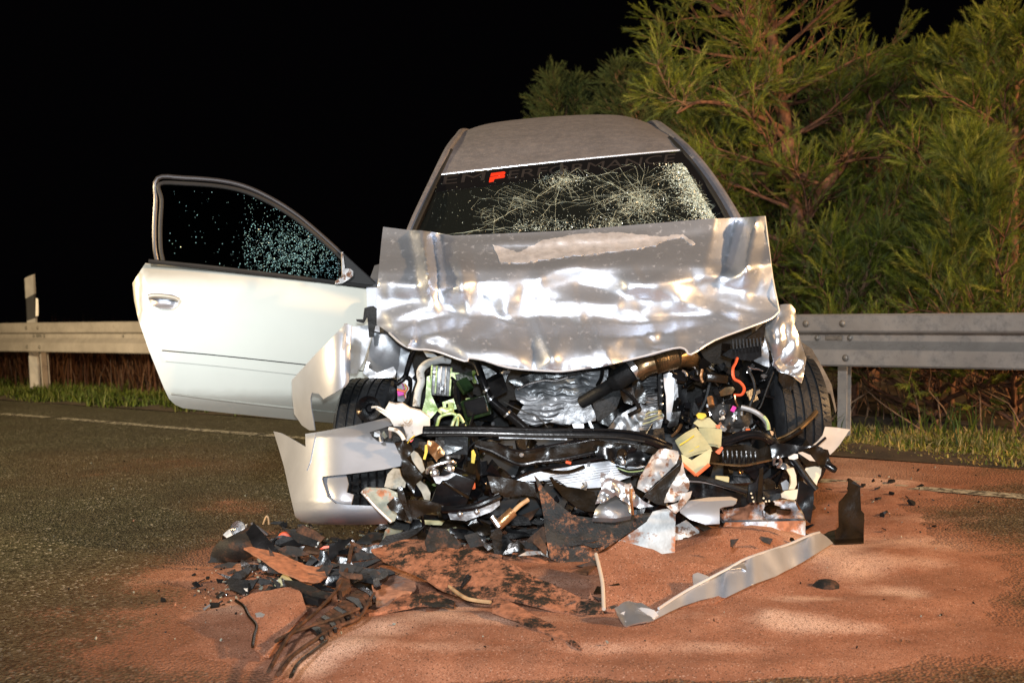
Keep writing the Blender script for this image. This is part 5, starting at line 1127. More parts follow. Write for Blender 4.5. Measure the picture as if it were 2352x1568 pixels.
# left lower corner: brown duct, coppery plate, damper block, splash panel
S('oily_shield', VA, [(560, 220), (720, 200), (790, 290), (760, 400), (860, 520), (920, 600), (900, 700), (830, 760), (800, 860), (740, 800), (690, 700), (640, 560), (655, 440), (600, 330)], (4.46, 0, 0), M['oily'], car, t=.01, res=7, cr=.016, fs=9, seed=74)
S('pale_duct', VA, [(760, 360), (800, 320), (850, 350), (900, 430), (940, 560), (900, 600), (850, 540), (780, 440)], 4.44, M['dirtypale'], car, t=.012, res=7, cr=.008, seed=75)
S('pale_duct', VA, [(470, 610), (540, 540), (620, 550), (640, 640), (700, 720), (690, 780), (560, 800), (430, 770)], 4.43, M['dirtypale'], car, t=.02, res=7, cr=.012, seed=76)
S('pale_duct', VA, [(830, 740), (880, 700), (960, 760), (1010, 850), (1000, 940), (930, 930), (900, 850)], 4.42, M['dirtypale'], car, t=.02, res=7, cr=.012, seed=77)
S('copper_plate', VA, [(980, 190), (1060, 200), (1190, 330), (1180, 380), (1105, 420), (1085, 460), (1000, 350), (960, 260)], (4.44, 0, 0), M['copper'], car, t=.006, res=6, cr=.016, fs=14, seed=78)
S('black_horn', VA, [(1190, 250), (1420, 280), (1300, 340), (1130, 400), (1110, 380)], 4.45, M['black'], car, t=.012, res=7, cr=.006, seed=79)
S('yellow_tab', VA, [(940, 250), (968, 240), (975, 330), (945, 430), (915, 425), (935, 350)], 4.42, M['yellow'], car, t=.004, res=8)
S('yellowed_tab', VA, [(1525, 320), (1550, 305), (1580, 370), (1560, 480), (1520, 470)], 4.46, M['yellow'], car, t=.004, res=8)
bk = bevel_mk('damper_block', [(U(*vw(VA, (1300, 800)), 4.42), axes(8, 22, 0), (.062, .035, .070))], M['black'], car, .006, 2)
bevel_mk('block_rib', [(U(*vw(VA, (1330, 815)), 4.378), axes(8, 22+12, 0), (.055, .006, .004))], M['oily'], bk, .002, 1)
S('torn_bracket', VA, [(1040, 650), (1100, 640), (1180, 640), (1290, 600), (1330, 620), (1230, 680), (1160, 690), (1120, 735), (1080, 730)], 4.37, M['bare'], bk, t=.006, res=5, cr=.008, seed=80)
T('bracket_bar', VA, [(970, 600, 4.40), (985, 545, 4.39), (1060, 510, 4.385), (1180, 470, 4.385), (1270, 455, 4.39), (1320, 475, 4.40)], None, .007, M['steel'], car)
for P in ((1065, 600), (1250, 548)): Lt('bolt_head', U(*vw(VA, P), 4.385), (0, -1, .2), [(-.02, .017), (0, .017), (.003, .012), (.012, .011), (.014, .006)], M['steel'], car, 14)
Lt('bolt_head', U(*vw(VA, (1230, 410)), 4.43), (0, -1, .2), [(0, .009), (.008, .009), (.01, .004)], M['steel'], car, 10)
bevel_mk('orange_lamp', [(U(*vw(VA, (1525, 760)), 4.42), axes(0, 0, 0), (.014, .01, .012))], M['orange'], car, .005, 2)
T('black_hose', VA, [(1160, 1055, 4.36), (1350, 1050, 4.34), (1560, 1020, 4.33), (1720, 960, 4.33), (1882, 890, 4.34)], None, .0125, M['black'], car, n=10)
S('black_tray', VA, [(720, 930), (1000, 950), (1170, 1000), (1200, 1060), (1000, 1100), (830, 1160), (700, 1200), (590, 1180), (560, 1100), (640, 1000)], (4.36, 0, 0), M['oily'], car, t=.01, res=8, cr=.014, fs=9, seed=81)
S('broken_lens', VA, [(150, 820), (200, 780), (470, 790), (600, 850), (700, 920), (560, 1000), (590, 1130), (560, 1200), (520, 1220), (300, 980)], (4.34, 0, 0), M['clearplast'], car, t=.006, res=8, cr=.006, seed=82)
T('lens_edge', VA, [(150, 830, 4.32), (300, 1000, 4.31), (420, 1120, 4.30), (520, 1215, 4.30)], None, .006, M['rusty'], car)
S('lens_holder', VA, [(460, 990), (560, 900), (640, 930), (700, 1000), (640, 1110), (500, 1060)], 4.30, M['oily'], car, t=.02, res=8, cr=.012, seed=83)
S('bent_bracket', VA, [(590, 780), (650, 760), (680, 860), (720, 1000), (780, 1180), (770, 1230), (740, 1190), (660, 1020), (600, 900)], 4.28, M['oily'], car, t=.008, res=8, cr=.008, seed=84)
S('grey_arm', VA, [(1230, 1100), (1380, 1110), (1560, 1040), (1780, 960), (1880, 900), (1880, 1000), (1780, 1080), (1560, 1160), (1460, 1200), (1260, 1180)], (4.36, 0, 0), M['alu'], car, t=.02, res=8, cr=.008, seed=85)
for P in ((1380, 1115), (1590, 1085)): Lt('bolt_head', U(*vw(VA, P), 4.335), (0, -1, .2), [(0, .010), (.006, .010), (.009, .005)], M['steel'], car, 10)
S('left_brown_cover', V7, [(290, 200), (420, 215), (660, 260), (680, 370), (590, 350), (450, 370), (330, 330)], (4.44, 0, 0), M['oily'], car, t=.01, res=8, cr=.008, seed=86)

# ---- torn metal standing in the middle of the wreck
S('torn_crash_box', V7, [(1640, 0), (1700, -10), (1790, 10), (1800, 40), (1775, 100), (1700, 180), (1600, 270), (1530, 332), (1470, 300), (1480, 250), (1500, 190), (1580, 60)], (4.30, .02, .02), M['rusty'], car, t=.006, res=5, cr=.012, fs=16, seed=91, jag=.8)
S('crash_box_side', V7, [(1822, 92), (1835, 150), (1760, 290), (1690, 432), (1610, 420), (1520, 362), (1560, 320), (1620, 265)], (4.27, 0, 0), M['oily'], car, t=.006, res=8, cr=.004, seed=92)
S('torn_crash_box', V7, [(1822, 92), (1850, 200), (1875, 240), (1870, 310), (1835, 350), (1800, 392), (1740, 405), (1680, 412), (1700, 340), (1740, 260), (1800, 170)], (4.25, 0, 0), M['rusty'], car, t=.006, res=5, cr=.012, fs=18, seed=93, jag=.8)
S('torn_crash_box', V7, [(1820, 340), (1900, 320), (1885, 370), (1800, 470), (1770, 500), (1700, 440), (1790, 410)], (4.24, 0, 0), M['rusty'], car, t=.006, res=5, cr=.01, fs=18, seed=94)
S('crumpled_bracket', V7, [(1180, 180), (1200, 175), (1240, 195), (1262, 165), (1300, 230), (1380, 260), (1405, 300), (1440, 400), (1420, 432), (1360, 400), (1300, 352), (1220, 400), (1138, 422), (1160, 360), (1190, 300)], (4.30, 0, 0), M['bare'], car, t=.005, res=4.5, cr=.018, fs=20, seed=95, jag=.6)
S('crumpled_bracket', V7, [(1440, 330), (1520, 400), (1600, 440), (1480, 450), (1430, 440)], 4.29, M['bare'], car, t=.005, res=5, cr=.008, fs=20, seed=96)
S('bracket_block', V7, [(1120, 525), (1140, 460), (1200, 390), (1300, 358), (1420, 430), (1422, 512), (1300, 532)], (4.34, 0, -.1), M['bare'], car, t=.03, res=7, cr=.006, fs=8, seed=97, bul=.006)
S('brown_clump', V7, [(1365, 270), (1420, 260), (1450, 330), (1430, 400), (1400, 390), (1375, 320)], 4.27, M['rusty'], car, t=.01, res=5, cr=.012, seed=98)
T('bracket_fold', V7, [(1418, 300, 4.26), (1420, 400, 4.26), (1432, 500, 4.28)], None, .006, M['copper'], car, n=7)

# ------------------------------------------------------------------ loose wreckage on the road
def stand(V, xb, yb, lean=.0):
    """upright from where it touches the ground; lean = metres back per 100 px of height"""
    X, Y, _ = vw(V, (xb, yb, 0)); d0 = gdist(X, Y, 0)
    return lambda x, y: d0+lean*(Y-y)/100
def place(name, V, pts, d, m_, label, cat, group=None, **kw): return S(name, V, pts, d, m_, None, label=label, cat=cat, group=group, **kw)
def node(name, V, x, y, label, cat, group=None):
    X, Y, _ = vw(V, (x, y, 0)); return empty(name, G(X, Y), label, cat, group)

# pleated air filter resting on the crossmember
af = empty('air_filter', U(1600, 1090, 4.36), 'yellowed pleated air filter with orange rim lying on the torn front end', 'air filter')
def pleats(name, a, b, c, e, n, amp, m_, parent, seg=6):
    A, B, C_, E_ = [U(*vw(V9, p)) for p in (a, b, c, e)]; nrm = (B-A).cross(E_-A).normalized()
    if nrm.dot(CAM-A) < 0: nrm = -nrm
    vs, fs = [], []
    for i in range(2*n+1):
        f = i/(2*n)
        for j in range(seg+1):
            g = j/seg; vs.append(A.lerp(B, g).lerp(E_.lerp(C_, g), f)+nrm*(amp if i % 2 else -amp)+nrm*.006*math.sin(g*3.1))
    k = seg+1
    fs = [(i*k+j, i*k+j+1, (i+1)*k+j+1, (i+1)*k+j) for i in range(2*n) for j in range(seg)]
    N = len(vs); vs += [v-nrm*.012 for v in vs]; fs += [tuple(q+N for q in reversed(f)) for f in fs]
    return mk(name, vs, fs, m_, parent, smooth=False)
pleats('pleated_paper', (0, 350, 4.36), (262, 180, 4.37), (458, 445, 4.30), (110, 545, 4.30), 11, .0052, M['filter'], af)
S('filter_side', V9, [(80, 520), (215, 595), (262, 770), (95, 640)], (4.28, 0, 0), M['filter'], af, t=.004, res=8)
S('filter_side', V9, [(215, 592), (440, 450), (460, 470), (428, 645), (262, 770)], (4.28, 0, 0), M['filter'], af, t=.004, res=8)
T('orange_rim', V9, [(92, 635, 4.27), (180, 712, 4.265), (264, 786, 4.26)], None, .0058, M['orange'], af, n=6)
T('orange_rim', V9, [(264, 786, 4.26), (350, 715, 4.265), (428, 648, 4.27)], None, .0065, M['orange'], af, n=6)
for k in range(2): T('glue_bead', V9, [(60+k*85, 405+k*120, 4.325-k*.02), (150+k*85, 350+k*105, 4.325-k*.02), (240+k*62, 285+k*135, 4.325-k*.02)], None, .0026, M['yellow'], af, n=6)
pleats('pleated_paper', (290, 190, 4.38), (590, 205, 4.38), (578, 415, 4.34), (390, 385, 4.33), 10, .0030, M['filter'], af)
S('filter_flap', V9, [(230, 130), (290, 75), (430, 60), (560, 188), (300, 182)], (4.40, 0, 0), M['filter'], af, t=.003, res=8, cr=.006, seed=3)
S('orange_corner', V9, [(505, 490), (530, 470), (590, 425), (606, 445), (560, 520), (535, 515)], 4.31, M['orange'], af, t=.012, res=6)
S('orange_corner', V9, [(505, 160), (560, 150), (570, 190), (530, 195)], 4.37, M['orange'], af, t=.008, res=6)
S('yellow_cap', V9, [(268, 30), (300, 0), (380, 10), (395, 45), (340, 80), (290, 70)], 4.38, M['yellow'], af, t=.02, res=5, cr=.01, seed=9)

place('wheel_arch_liner', V7, [(660, 195), (700, 235), (735, 300), (820, 395), (960, 500), (1100, 525), (1250, 532), (1430, 508), (1540, 485), (1600, 488), (1590, 520), (1430, 630), (1250, 750), (1140, 812), (1160, 885), (1050, 870), (1040, 890), (960, 912), (880, 890), (785, 850), (770, 780), (745, 640), (735, 520), (700, 330)],
      stand(V7, 1000, 900, .07), mat('speckled_black_plastic', (.022, .021, .019), .6, 0, .4, 20, bump=.4, bs=120, dust=.24, ds=14, dcol=(.30, .13, .07), spec=.3, dsoft=.07, dro=.88), 'large black torn wheel arch liner with two pointed corners standing before the radiator', 'wheel arch liner', t=.006, res=8, cr=.018, fs=4, seed=101)
place('plastic_shield', V7, [(778, 205), (800, 202), (830, 240), (890, 280), (1010, 300), (1130, 330), (1150, 380), (1130, 480), (1060, 470), (980, 430), (880, 350), (820, 280)], stand(V7, 1000, 930, .10), M['oily'],
      'curved dark shield tucked behind the black wheel arch liner', 'shield', t=.006, res=8, cr=.016, fs=5, seed=102)
place('black_strip', V7, [(345, 800), (480, 770), (700, 755), (880, 765), (1000, 805), (1140, 870), (1130, 895), (980, 840), (860, 800), (700, 790), (500, 800), (360, 818)], stand(V7, 700, 850, .05), M['matblack'], 'thin curved black strip at the foot of the wheel arch liner', 'plastic strip', t=.008, res=9, cr=.006, seed=103)
place('black_strip', V7, [(350, 740), (560, 710), (760, 690), (940, 672), (950, 690), (760, 712), (560, 732), (380, 760)], stand(V7, 650, 800, .05), M['black'], 'straight black strip lying above the curved one', 'plastic strip', t=.008, res=9, cr=.004, seed=104)
place('metal_scrap', V7, [(520, 850), (600, 800), (700, 785), (760, 790), (780, 865), (680, 872), (560, 868)], stand(V7, 650, 885, .1), M['rusty'], 'small bright sheet metal scrap under the curved black strip', 'metal scrap', t=.004, res=7, cr=.014, seed=105)
# coppery damper
dm = node('shock_absorber', V7, 420, 640, 'short coppery shock absorber with silver collar lying among the black parts', 'shock absorber')
T('body', V7, [(375, 590, 4.30), (430, 540, 4.30), (495, 480, 4.31)], None, .019, M['copper'], dm, n=14)
T('rod', V7, [(495, 480, 4.31), (550, 430, 4.32), (615, 385, 4.33)], None, .008, M['wood'], dm, n=8)
T('collar', V7, [(330, 520, 4.29), (355, 555, 4.285), (385, 600, 4.28)], None, .010, M['steel'], dm, n=10)
S('mounting_tab', V7, [(345, 630), (390, 600), (410, 650), (405, 712), (330, 690), (310, 680)], 4.26, M['oily'], dm, t=.006, res=7)
place('silver_sheet', V7, [(1430, 640), (1540, 560), (1590, 480), (1660, 462), (1755, 450), (1770, 480), (1764, 872), (1600, 860), (1420, 740), (1320, 712)], stand(V7, 1700, 872, .03), mat('sandy_grey_sheet', (.34, .35, .35), .45, .35, .25, 9, bump=.1, dust=.30, ds=8),
      'grey sheet metal panel standing upright with sand piled against it', 'metal panel', t=.006, res=8, cr=.010, fs=5, seed=106)
place('sand_covered_sheet', V0, [(1368, 1272), (1380, 1270), (1425, 1243), (1500, 1262), (1552, 1290), (1700, 1300), (1690, 1350), (1640, 1385), (1540, 1400), (1400, 1400), (1388, 1398), (1388, 1340)], gz(.060, 1540, 1330, -.006, -.068), M['sandplate'], 'broad panel buried under reddish sand left of the long trim strip', 'panel', t=.006, res=8, cr=.012, fs=4, seed=107)
T('panel_rim', V0, [(1369, 1272), (1376, 1300), (1384, 1340), (1387, 1398)], gz(.070, 1540, 1330, -.006, -.068), .006, M['beige'], bpy.data.objects['sand_covered_sheet'], n=7)
place('lamp_housing', V7, [(1765, 745), (1770, 590), (1850, 545), (1955, 630), (1950, 690), (1880, 745), (1830, 760)], stand(V7, 1850, 790, .06), M['rusty'], 'grey faceted block between the upright grey panel and the white casting', 'metal block', t=.05, res=9, cr=.006, fs=6, seed=108)
place('black_bar', V8, [(185, 790), (215, 785), (330, 830), (510, 940), (515, 965), (480, 985), (330, 880), (260, 830)], stand(V8, 480, 1010, .04), M['dustyblack'], 'slanting black bar left of the white casting', 'plastic bar', t=.012, res=8, cr=.006, seed=109)
place('metal_scrap', V8, [(172, 1100), (240, 1050), (350, 1015), (358, 1035), (330, 1070), (250, 1105), (190, 1125)], stand(V8, 250, 1120, .06), M['bare'], 'small silver bracket lying on the sand right of the upright grey panel', 'metal scrap', t=.012, res=5, cr=.012, seed=110)
# white casting
ca = node('cast_housing', V8, 800, 985, 'sand-smeared white metal casting with ribs half buried right of centre', 'casting')
S('front_wall', V8, [(525, 850), (800, 845), (1085, 838), (1082, 955), (1000, 985), (760, 1000), (530, 1000), (500, 900)], stand(V8, 800, 1010, .03), M['alusand'], ca, t=.10, res=8, cr=.004, seed=111)
S('upper_ledge', V8, [(480, 765), (640, 745), (1000, 690), (1035, 760), (1095, 795), (1085, 842), (800, 842), (525, 845), (490, 810)], stand(V8, 800, 985, .05), M['alusand'], ca, t=.10, res=8, cr=.008, fs=10, seed=112)
S('back_wall', V8, [(640, 720), (800, 705), (1010, 682), (1020, 720), (900, 770), (660, 780)], stand(V8, 800, 985, .06), M['alusand'], ca, t=.02, res=8, cr=.004, seed=113)
S('rib', V8, [(620, 770), (640, 715), (660, 710), (670, 770), (640, 790)], stand(V8, 640, 960, .035), M['beige'], ca, t=.03, res=6)
S('rib', V8, [(905, 745), (925, 710), (940, 715), (940, 770), (915, 785)], stand(V8, 920, 960, .035), M['beige'], ca, t=.03, res=6)
q0 = stand(V8, 1000, 960, .03); T('pipe_stub', V8, [(970, 795), (1030, 785), (1080, 795), (1100, 815)], lambda x, y: q0(x, y)-.02, .012, M['alusand'], ca)
T('upper_bead', V8, [(500, 850), (800, 838), (1080, 832)], lambda x, y: q0(x, y)-.03, .006, M['alu'], ca, n=6)
# long silver trim strip
_tb = [vw(V8, p) for p in ((-245, 1560), (30, 1530), (230, 1430), (480, 1364), (700, 1292), (880, 1222), (1060, 1130), (1280, 992))]
def tstrip(x, y):
    for a, b in zip(_tb, _tb[1:]):
        if x <= b[0] or b is _tb[-1]: yb = lerp(a[1], b[1], (x-a[0])/(b[0]-a[0])); break
    q = G(x, yb, .02); return gdist(x, yb, max(0, sand_h(q))+.012)+.17*(yb-y)/100
tr_ = place('trim_strip_long', V8, [(0, 1500), (10, 1535), (50, 1515), (140, 1470), (230, 1430), (360, 1385), (480, 1362), (535, 1370), (700, 1292), (880, 1222), (1060, 1130), (1280, 992), (1180, 920), (1110, 940), (950, 1010), (800, 1060), (680, 1100), (660, 1130), (550, 1170), (430, 1235), (330, 1285), (200, 1360), (90, 1440)],
      tstrip, M['silver'], 'long bent silver trim strip lying diagonally on the sand', 'trim strip', t=.004, res=7, cr=.010, fs=4, seed=114)
S('bent_tab', V8, [(300, 1210), (330, 1200), (400, 1225), (432, 1240), (400, 1270), (300, 1300)], tstrip, M['silver'], tr_, t=.003, res=6, cr=.008, seed=115)
S('bent_tab', V8, [(530, 1185), (560, 1150), (640, 1130), (680, 1110), (672, 1190), (640, 1175)], tstrip, M['bare'], tr_, t=.003, res=6, cr=.01, seed=116)
S('torn_end', V8, [(-220, 1430), (-150, 1400), (-60, 1405), (0, 1440), (40, 1470), (0, 1500), (30, 1530), (-10, 1540), (-160, 1570), (-180, 1560), (-230, 1500), (-245, 1440)], tstrip, M['bare'], tr_, t=.004, res=6, cr=.010, fs=12, seed=117)
S('torn_end', V8, [(-210, 1480), (-150, 1560), (-40, 1540), (60, 1500), (30, 1470), (-60, 1440)], tstrip, M['chrome'], tr_, t=.004, res=6, cr=.010, fs=12, seed=118)
T('top_flange', V8, [(60, 1450), (200, 1358), (330, 1283), (550, 1168), (680, 1098), (950, 1008), (1115, 938), (1180, 920)], lambda x, y: tstrip(x, y)-.004, .0042, M['chrome'], tr_, n=6, k=3)
sp = place('black_plate', V8, [(1385, 548), (1395, 545), (1472, 598), (1465, 620), (1470, 765), (1492, 790), (1490, 990), (1380, 990), (1290, 1000), (1290, 905), (1315, 885), (1316, 715), (1380, 640), (1380, 590)], stand(V8, 1400, 1000, .01), M['oily'],
      'black stepped plastic plate standing upright on the sand right of the wreck', 'plastic plate', t=.006, res=8, cr=.006, fs=6, seed=119)
S('plate_foot', V8, [(1210, 935), (1240, 915), (1310, 895), (1490, 960), (1490, 988), (1290, 1002)], gz(.02, 1920, 1235, 0, -.03), M['oily'], sp, t=.005, res=8, seed=120)
S('plate_hook', V8, [(1385, 555), (1395, 545), (1475, 600), (1468, 604), (1400, 575)], stand(V8, 1400, 1000, .01), M['matblack'], sp, t=.03, res=6)
place('beige_panel', V5, [(1795, 1135), (1900, 1142), (2020, 1160), (2000, 1180), (1920, 1300), (1870, 1355), (1835, 1385), (1820, 1340), (1670, 1310), (1720, 1270), (1770, 1210)], (4.58, 0, .02), M['beige'], 'beige torn bumper panel sticking out beside the right front tyre', 'bumper panel', t=.005, res=9, cr=.006, seed=121)
Lt('road_clod', G(1898, 1352), (0, 0, 1), [(0, .04), (.012, .043), (.025, .03), (.03, .012)], M['dustyblack'], None, 9, label='single dark clod lying alone on the sand right of the trim strip', cat='clod')

# sand covered undertray pieces in front, left of centre
place('undertray_cover', V0, [(852, 1262), (880, 1248), (930, 1240), (1000, 1243), (1060, 1256), (1110, 1272), (1180, 1300), (1260, 1335), (1330, 1368), (1392, 1392), (1385, 1408), (1300, 1402), (1200, 1384), (1100, 1372), (1050, 1362), (1000, 1340), (930, 1302), (880, 1284)], gz(.075, 1100, 1320, .0, -.07), M['dustyblack2'],
      'long black undertray half hidden by reddish sand, slanting across the front', 'undertray', t=.008, res=8, cr=.02, fs=4, seed=122)
place('rubber_strip', V7, [(325, 1195), (345, 1160), (400, 1165), (560, 1235), (700, 1300), (830, 1370), (920, 1450), (1045, 1570), (1010, 1560), (900, 1490), (760, 1430), (560, 1345), (400, 1280), (330, 1250)], gz(.035, 1230, 1430, 0, -.035), M['dustyblack2'], 'curved black rubber strip on the sand pointing at the viewer', 'rubber strip', t=.008, res=7, cr=.010, fs=6, seed=123)
T('ridge_rod', V7, [(-10, 1065), (110, 1150), (200, 1175), (320, 1190)], gz(.05, 1100, 1370, 0, 0), .006, M['wood'], None, n=6, label='thin sandy rod running into the curved rubber strip', cat='rod')
place('dark_strip', V7, [(80, 1070), (110, 1000), (200, 890), (225, 860), (215, 900), (160, 1000), (95, 1072)], gz(.08, 1080, 1310, 0, -.05), M['matblack'], 'short dark strip lying on the sandy undertray', 'plastic strip', t=.006, res=7, seed=124)
place('sandy_plate', V0, [(560, 1258), (575, 1256), (645, 1272), (700, 1295), (768, 1313), (735, 1333), (690, 1330), (640, 1310), (600, 1282)], gz(.09, 670, 1300, -.02, -.05), mat('sand_heaped_brown_plate', (.13, .075, .05), .75, 0, .4, 10, bump=.5, bs=200, dust=.62, ds=7), 'brown tilted plate heaped with pale sand in the left debris pile', 'plate', t=.006, res=7, cr=.008, seed=125)
place('sandy_plate', V6, [(580, 840), (680, 790), (850, 752), (985, 740), (1020, 800), (1055, 925), (960, 1010), (860, 1110), (800, 1200), (760, 1195), (690, 1145), (700, 1080), (712, 1010), (660, 940), (640, 880)], gz(.05, 620, 1420, -.01, -.03), M['sandplate'], 'large sand-caked fragment with a curved edge, nearest plate at left', 'plate', t=.006, res=8, cr=.012, fs=4, seed=126)
T('plate_edge', V6, [(575, 840), (630, 880), (665, 945), (715, 1010), (700, 1080), (690, 1150)], gz(.053, 620, 1420, -.01, -.03), .005, M['oily'], bpy.data.objects['sandy_plate.001'], n=6)
place('pale_shard', V6, [(905, 650), (985, 735), (1000, 760), (900, 745), (825, 750), (870, 690)], stand(V6, 900, 770, .06), M['filter'], 'pale triangular shard sticking up from the left debris pile', 'shard', t=.004, res=7, seed=127)
place('arch_fragment', V6, [(398, 585), (420, 490), (470, 440), (540, 410), (610, 375), (680, 338), (720, 352), (785, 480), (730, 520), (640, 565), (540, 585)], stand(V6, 600, 600, .07), M['dustyblack'], 'domed sand-dusted black fragment at the left end of the debris', 'plastic fragment', t=.006, res=8, cr=.01, fs=6, seed=128, bul=.02)
place('black_flap', V6, [(630, 440), (760, 410), (790, 470), (770, 490), (690, 480)], stand(V6, 700, 600, .06), M['matblack'], 'small flat black flap leaning on the domed fragment', 'plastic fragment', t=.006, res=7, cr=.006, seed=129)
# broken lamp insert
li = node('broken_lamp', V6, 570, 420, 'broken white lamp insert with round reflector at the far left of the debris', 'lamp')
d1 = gdist(*vw(V6, (570, 430)), 0)
S('lamp_body', V6, [(490, 400), (520, 370), (580, 350), (650, 330), (640, 380), (580, 400), (520, 425)], d1, M['white'], li, t=.03, res=6, cr=.008, seed=130)
Lt('reflector', U(*vw(V6, (598, 360)), d1-.03), (-.1, -1, .35), [(-.01, .010), (.0, .022), (.012, .032), (.016, .030), (.006, .020), (-.004, .008)], M['steel'], li, 20)
T('lamp_wire', V6, [(680, 320), (700, 335), (740, 360), (790, 400)], d1, .006, M['steel'], li, n=7)
T('lamp_wire', V6, [(760, 330), (780, 280), (795, 285), (800, 330)], d1, .004, M['wood'], li, n=6)
# black connector ring with orange rim
cr_ = node('connector_ring', V6, 890, 510, 'black open-ended plastic sleeve with an orange rim in the debris', 'sleeve')
d2 = gdist(*vw(V6, (890, 515)), 0); c_ = U(*vw(V6, (885, 478)), d2)
Lt('sleeve', c_, (.1, -1, .15), [(-.08, .034), (-.02, .042), (.0, .043), (.002, .036), (-.06, .03)], M['black'], cr_, 22)
Lt('orange_rim', U(*vw(V6, (905, 425)), d2+.02), (.1, -1, .15), [(-.01, .024), (.0, .027), (.006, .022)], M['redcable'], cr_, 18)
S('collar', V6, [(790, 475), (850, 440), (880, 430), (960, 440), (980, 500), (960, 450), (870, 450), (830, 470), (800, 490)], d2-.02, M['black'], cr_, t=.02, res=6)
place('orange_scrap', V6, [(1110, 510), (1170, 475), (1255, 468), (1310, 485), (1300, 505), (1240, 480), (1180, 490)], stand(V6, 1200, 560, .05), M['redcable'], 'curved orange plastic scrap behind the brown sandy plate', 'plastic scrap', t=.006, res=6, seed=131)
place('clear_shard', V6, [(1000, 490), (1060, 450), (1140, 445), (1120, 490), (1040, 520), (1000, 510)], stand(V6, 1060, 540, .04), M['clearplast'], 'grey clear plastic shard between sleeve and orange scrap', 'shard', t=.005, res=7, seed=132)
place('clear_shard', V6, [(1555, 460), (1580, 370), (1620, 320), (1700, 310), (1800, 300), (1850, 330), (1700, 370), (1640, 420), (1600, 465)], stand(V6, 1620, 470, .06), M['clearplast'], 'scuffed clear lens piece standing at the foot of the bumper', 'lens fragment', t=.006, res=7, cr=.008, seed=133)
place('pale_strip', V6, [(1720, 305), (1850, 300), (1980, 305), (1960, 335), (1850, 330), (1730, 335)], stand(V6, 1850, 440, .03), M['filter'], 'pale ribbed strip under the broken lens', 'strip', t=.008, res=7, cr=.004, seed=134)
place('pale_strip', V6, [(1700, 450), (1780, 420), (1930, 405), (1860, 430), (1740, 455)], stand(V6, 1800, 470, .03), M['cream'], 'cream sliver lying on the edge of the sandy undertray', 'strip', t=.006, res=7, seed=135)
place('pale_strip', V6, [(1955, 390), (2000, 360), (2060, 345), (2050, 390), (1965, 420)], stand(V6, 2000, 430, .04), M['filter'], 'pale yellowish shard among the black parts before the hose', 'shard', t=.006, res=7, seed=136)
# broken radiator grille, slats across two rails
gb = node('broken_grille', V6, 1200, 1000, 'broken sand-caked radiator grille lying diagonally in the debris', 'grille')
zz = gz(.05, 720, 1440, 0, -.02)
T('rail', V6, [(800, 1310), (870, 1180), (960, 1050), (1100, 930), (1230, 800), (1290, 700), (1330, 600), (1355, 480)], lambda x, y: zz(x, y)-.03, .010, M['grime'], gb, n=7, flat=.55)
T('rail', V6, [(850, 1110), (950, 1060), (1100, 1010), (1250, 960), (1400, 900)], lambda x, y: zz(x, y)-.02, .010, M['grime'], gb, n=7, flat=.55)
T('rail', V6, [(870, 1330), (960, 1210), (1100, 1110), (1230, 1030), (1400, 960), (1470, 850), (1500, 800)], zz, .011, M['grime'], gb, n=7, flat=.55)
T('rail', V6, [(950, 1345), (1000, 1260), (1100, 1180), (1180, 1120)], zz, .010, M['oily'], gb, n=7, flat=.55)
for k in range(13):
    f = k/12; x0, y0 = lerp(1060, 1400, f), lerp(1010, 760, f); x1, y1 = lerp(1150, 1500, f), lerp(1100, 830, f)
    S('slat', V6, [(x0, y0), (x0+25, y0-12), (lerp(x0, x1, .5)+40, lerp(y0, y1, .5)-25), (x1+20, y1-6), (x1, y1), (lerp(x0, x1, .5)+8, lerp(y0, y1, .5)-2)], lambda x, y: zz(x, y)-.02, M['grime' if k % 3 else 'black'], gb, t=.012, res=6, cr=.006, seed=140+k)
S('hub_piece', V6, [(1250, 720), (1300, 670), (1340, 690), (1350, 740), (1290, 780), (1255, 760)], lambda x, y: zz(x, y)-.04, M['grime'], gb, t=.03, res=7, cr=.01, seed=160)
S('upper_slats', V6, [(1500, 700), (1560, 650), (1600, 640), (1600, 670), (1540, 700), (1550, 740), (1520, 755), (1500, 730)], lambda x, y: zz(x, y)-.03, M['black'], gb, t=.01, res=6, cr=.01, seed=161)
place('sandy_bar', V6, [(1640, 830), (1700, 800), (1900, 780), (2050, 840), (2040, 872), (1850, 852), (1700, 880), (1470, 930), (1450, 915), (1600, 880)], gz(.035, 950, 1380, 0, -.04), M['dustyblack2'], 'pointed dark bar half in the sand between grille and undertray', 'plastic bar', t=.012, res=7, cr=.008, seed=162)
place('pale_plate', V6, [(1490, 740), (1560, 680), (1640, 662), (1780, 715), (1790, 760), (1740, 800), (1640, 830), (1600, 880), (1520, 870)], gz(.03, 900, 1355, 0, -.02), M['paleplate'], 'pale dusty plate lying between the grille and the undertray', 'plate', t=.005, res=7, cr=.006, seed=163)
place('dark_flap', V6, [(1350, 700), (1440, 650), (1510, 610), (1500, 640), (1420, 700), (1370, 720)], gz(.07, 820, 1320, 0, -.05), M['dustyblack'], 'brown edged dark flap at the upper end of the grille', 'plastic fragment', t=.006, res=7, cr=.008, seed=164)
place('dark_flap', V6, [(600, 640), (660, 615), (680, 640), (640, 690), (600, 700), (570, 680)], stand(V6, 620, 710, .05), M['matblack'], 'square black fragment at the left edge of the debris pile', 'plastic fragment', t=.02, res=7, cr=.008, seed=165)
place('black_curve', V6, [(600, 815), (680, 825), (760, 805), (795, 798), (770, 822), (680, 842), (610, 836)], gz(.06, 580, 1375, 0, -.03), M['matblack'], 'curved black sliver on the large sand-caked fragment', 'plastic strip', t=.005, res=6, seed=166)
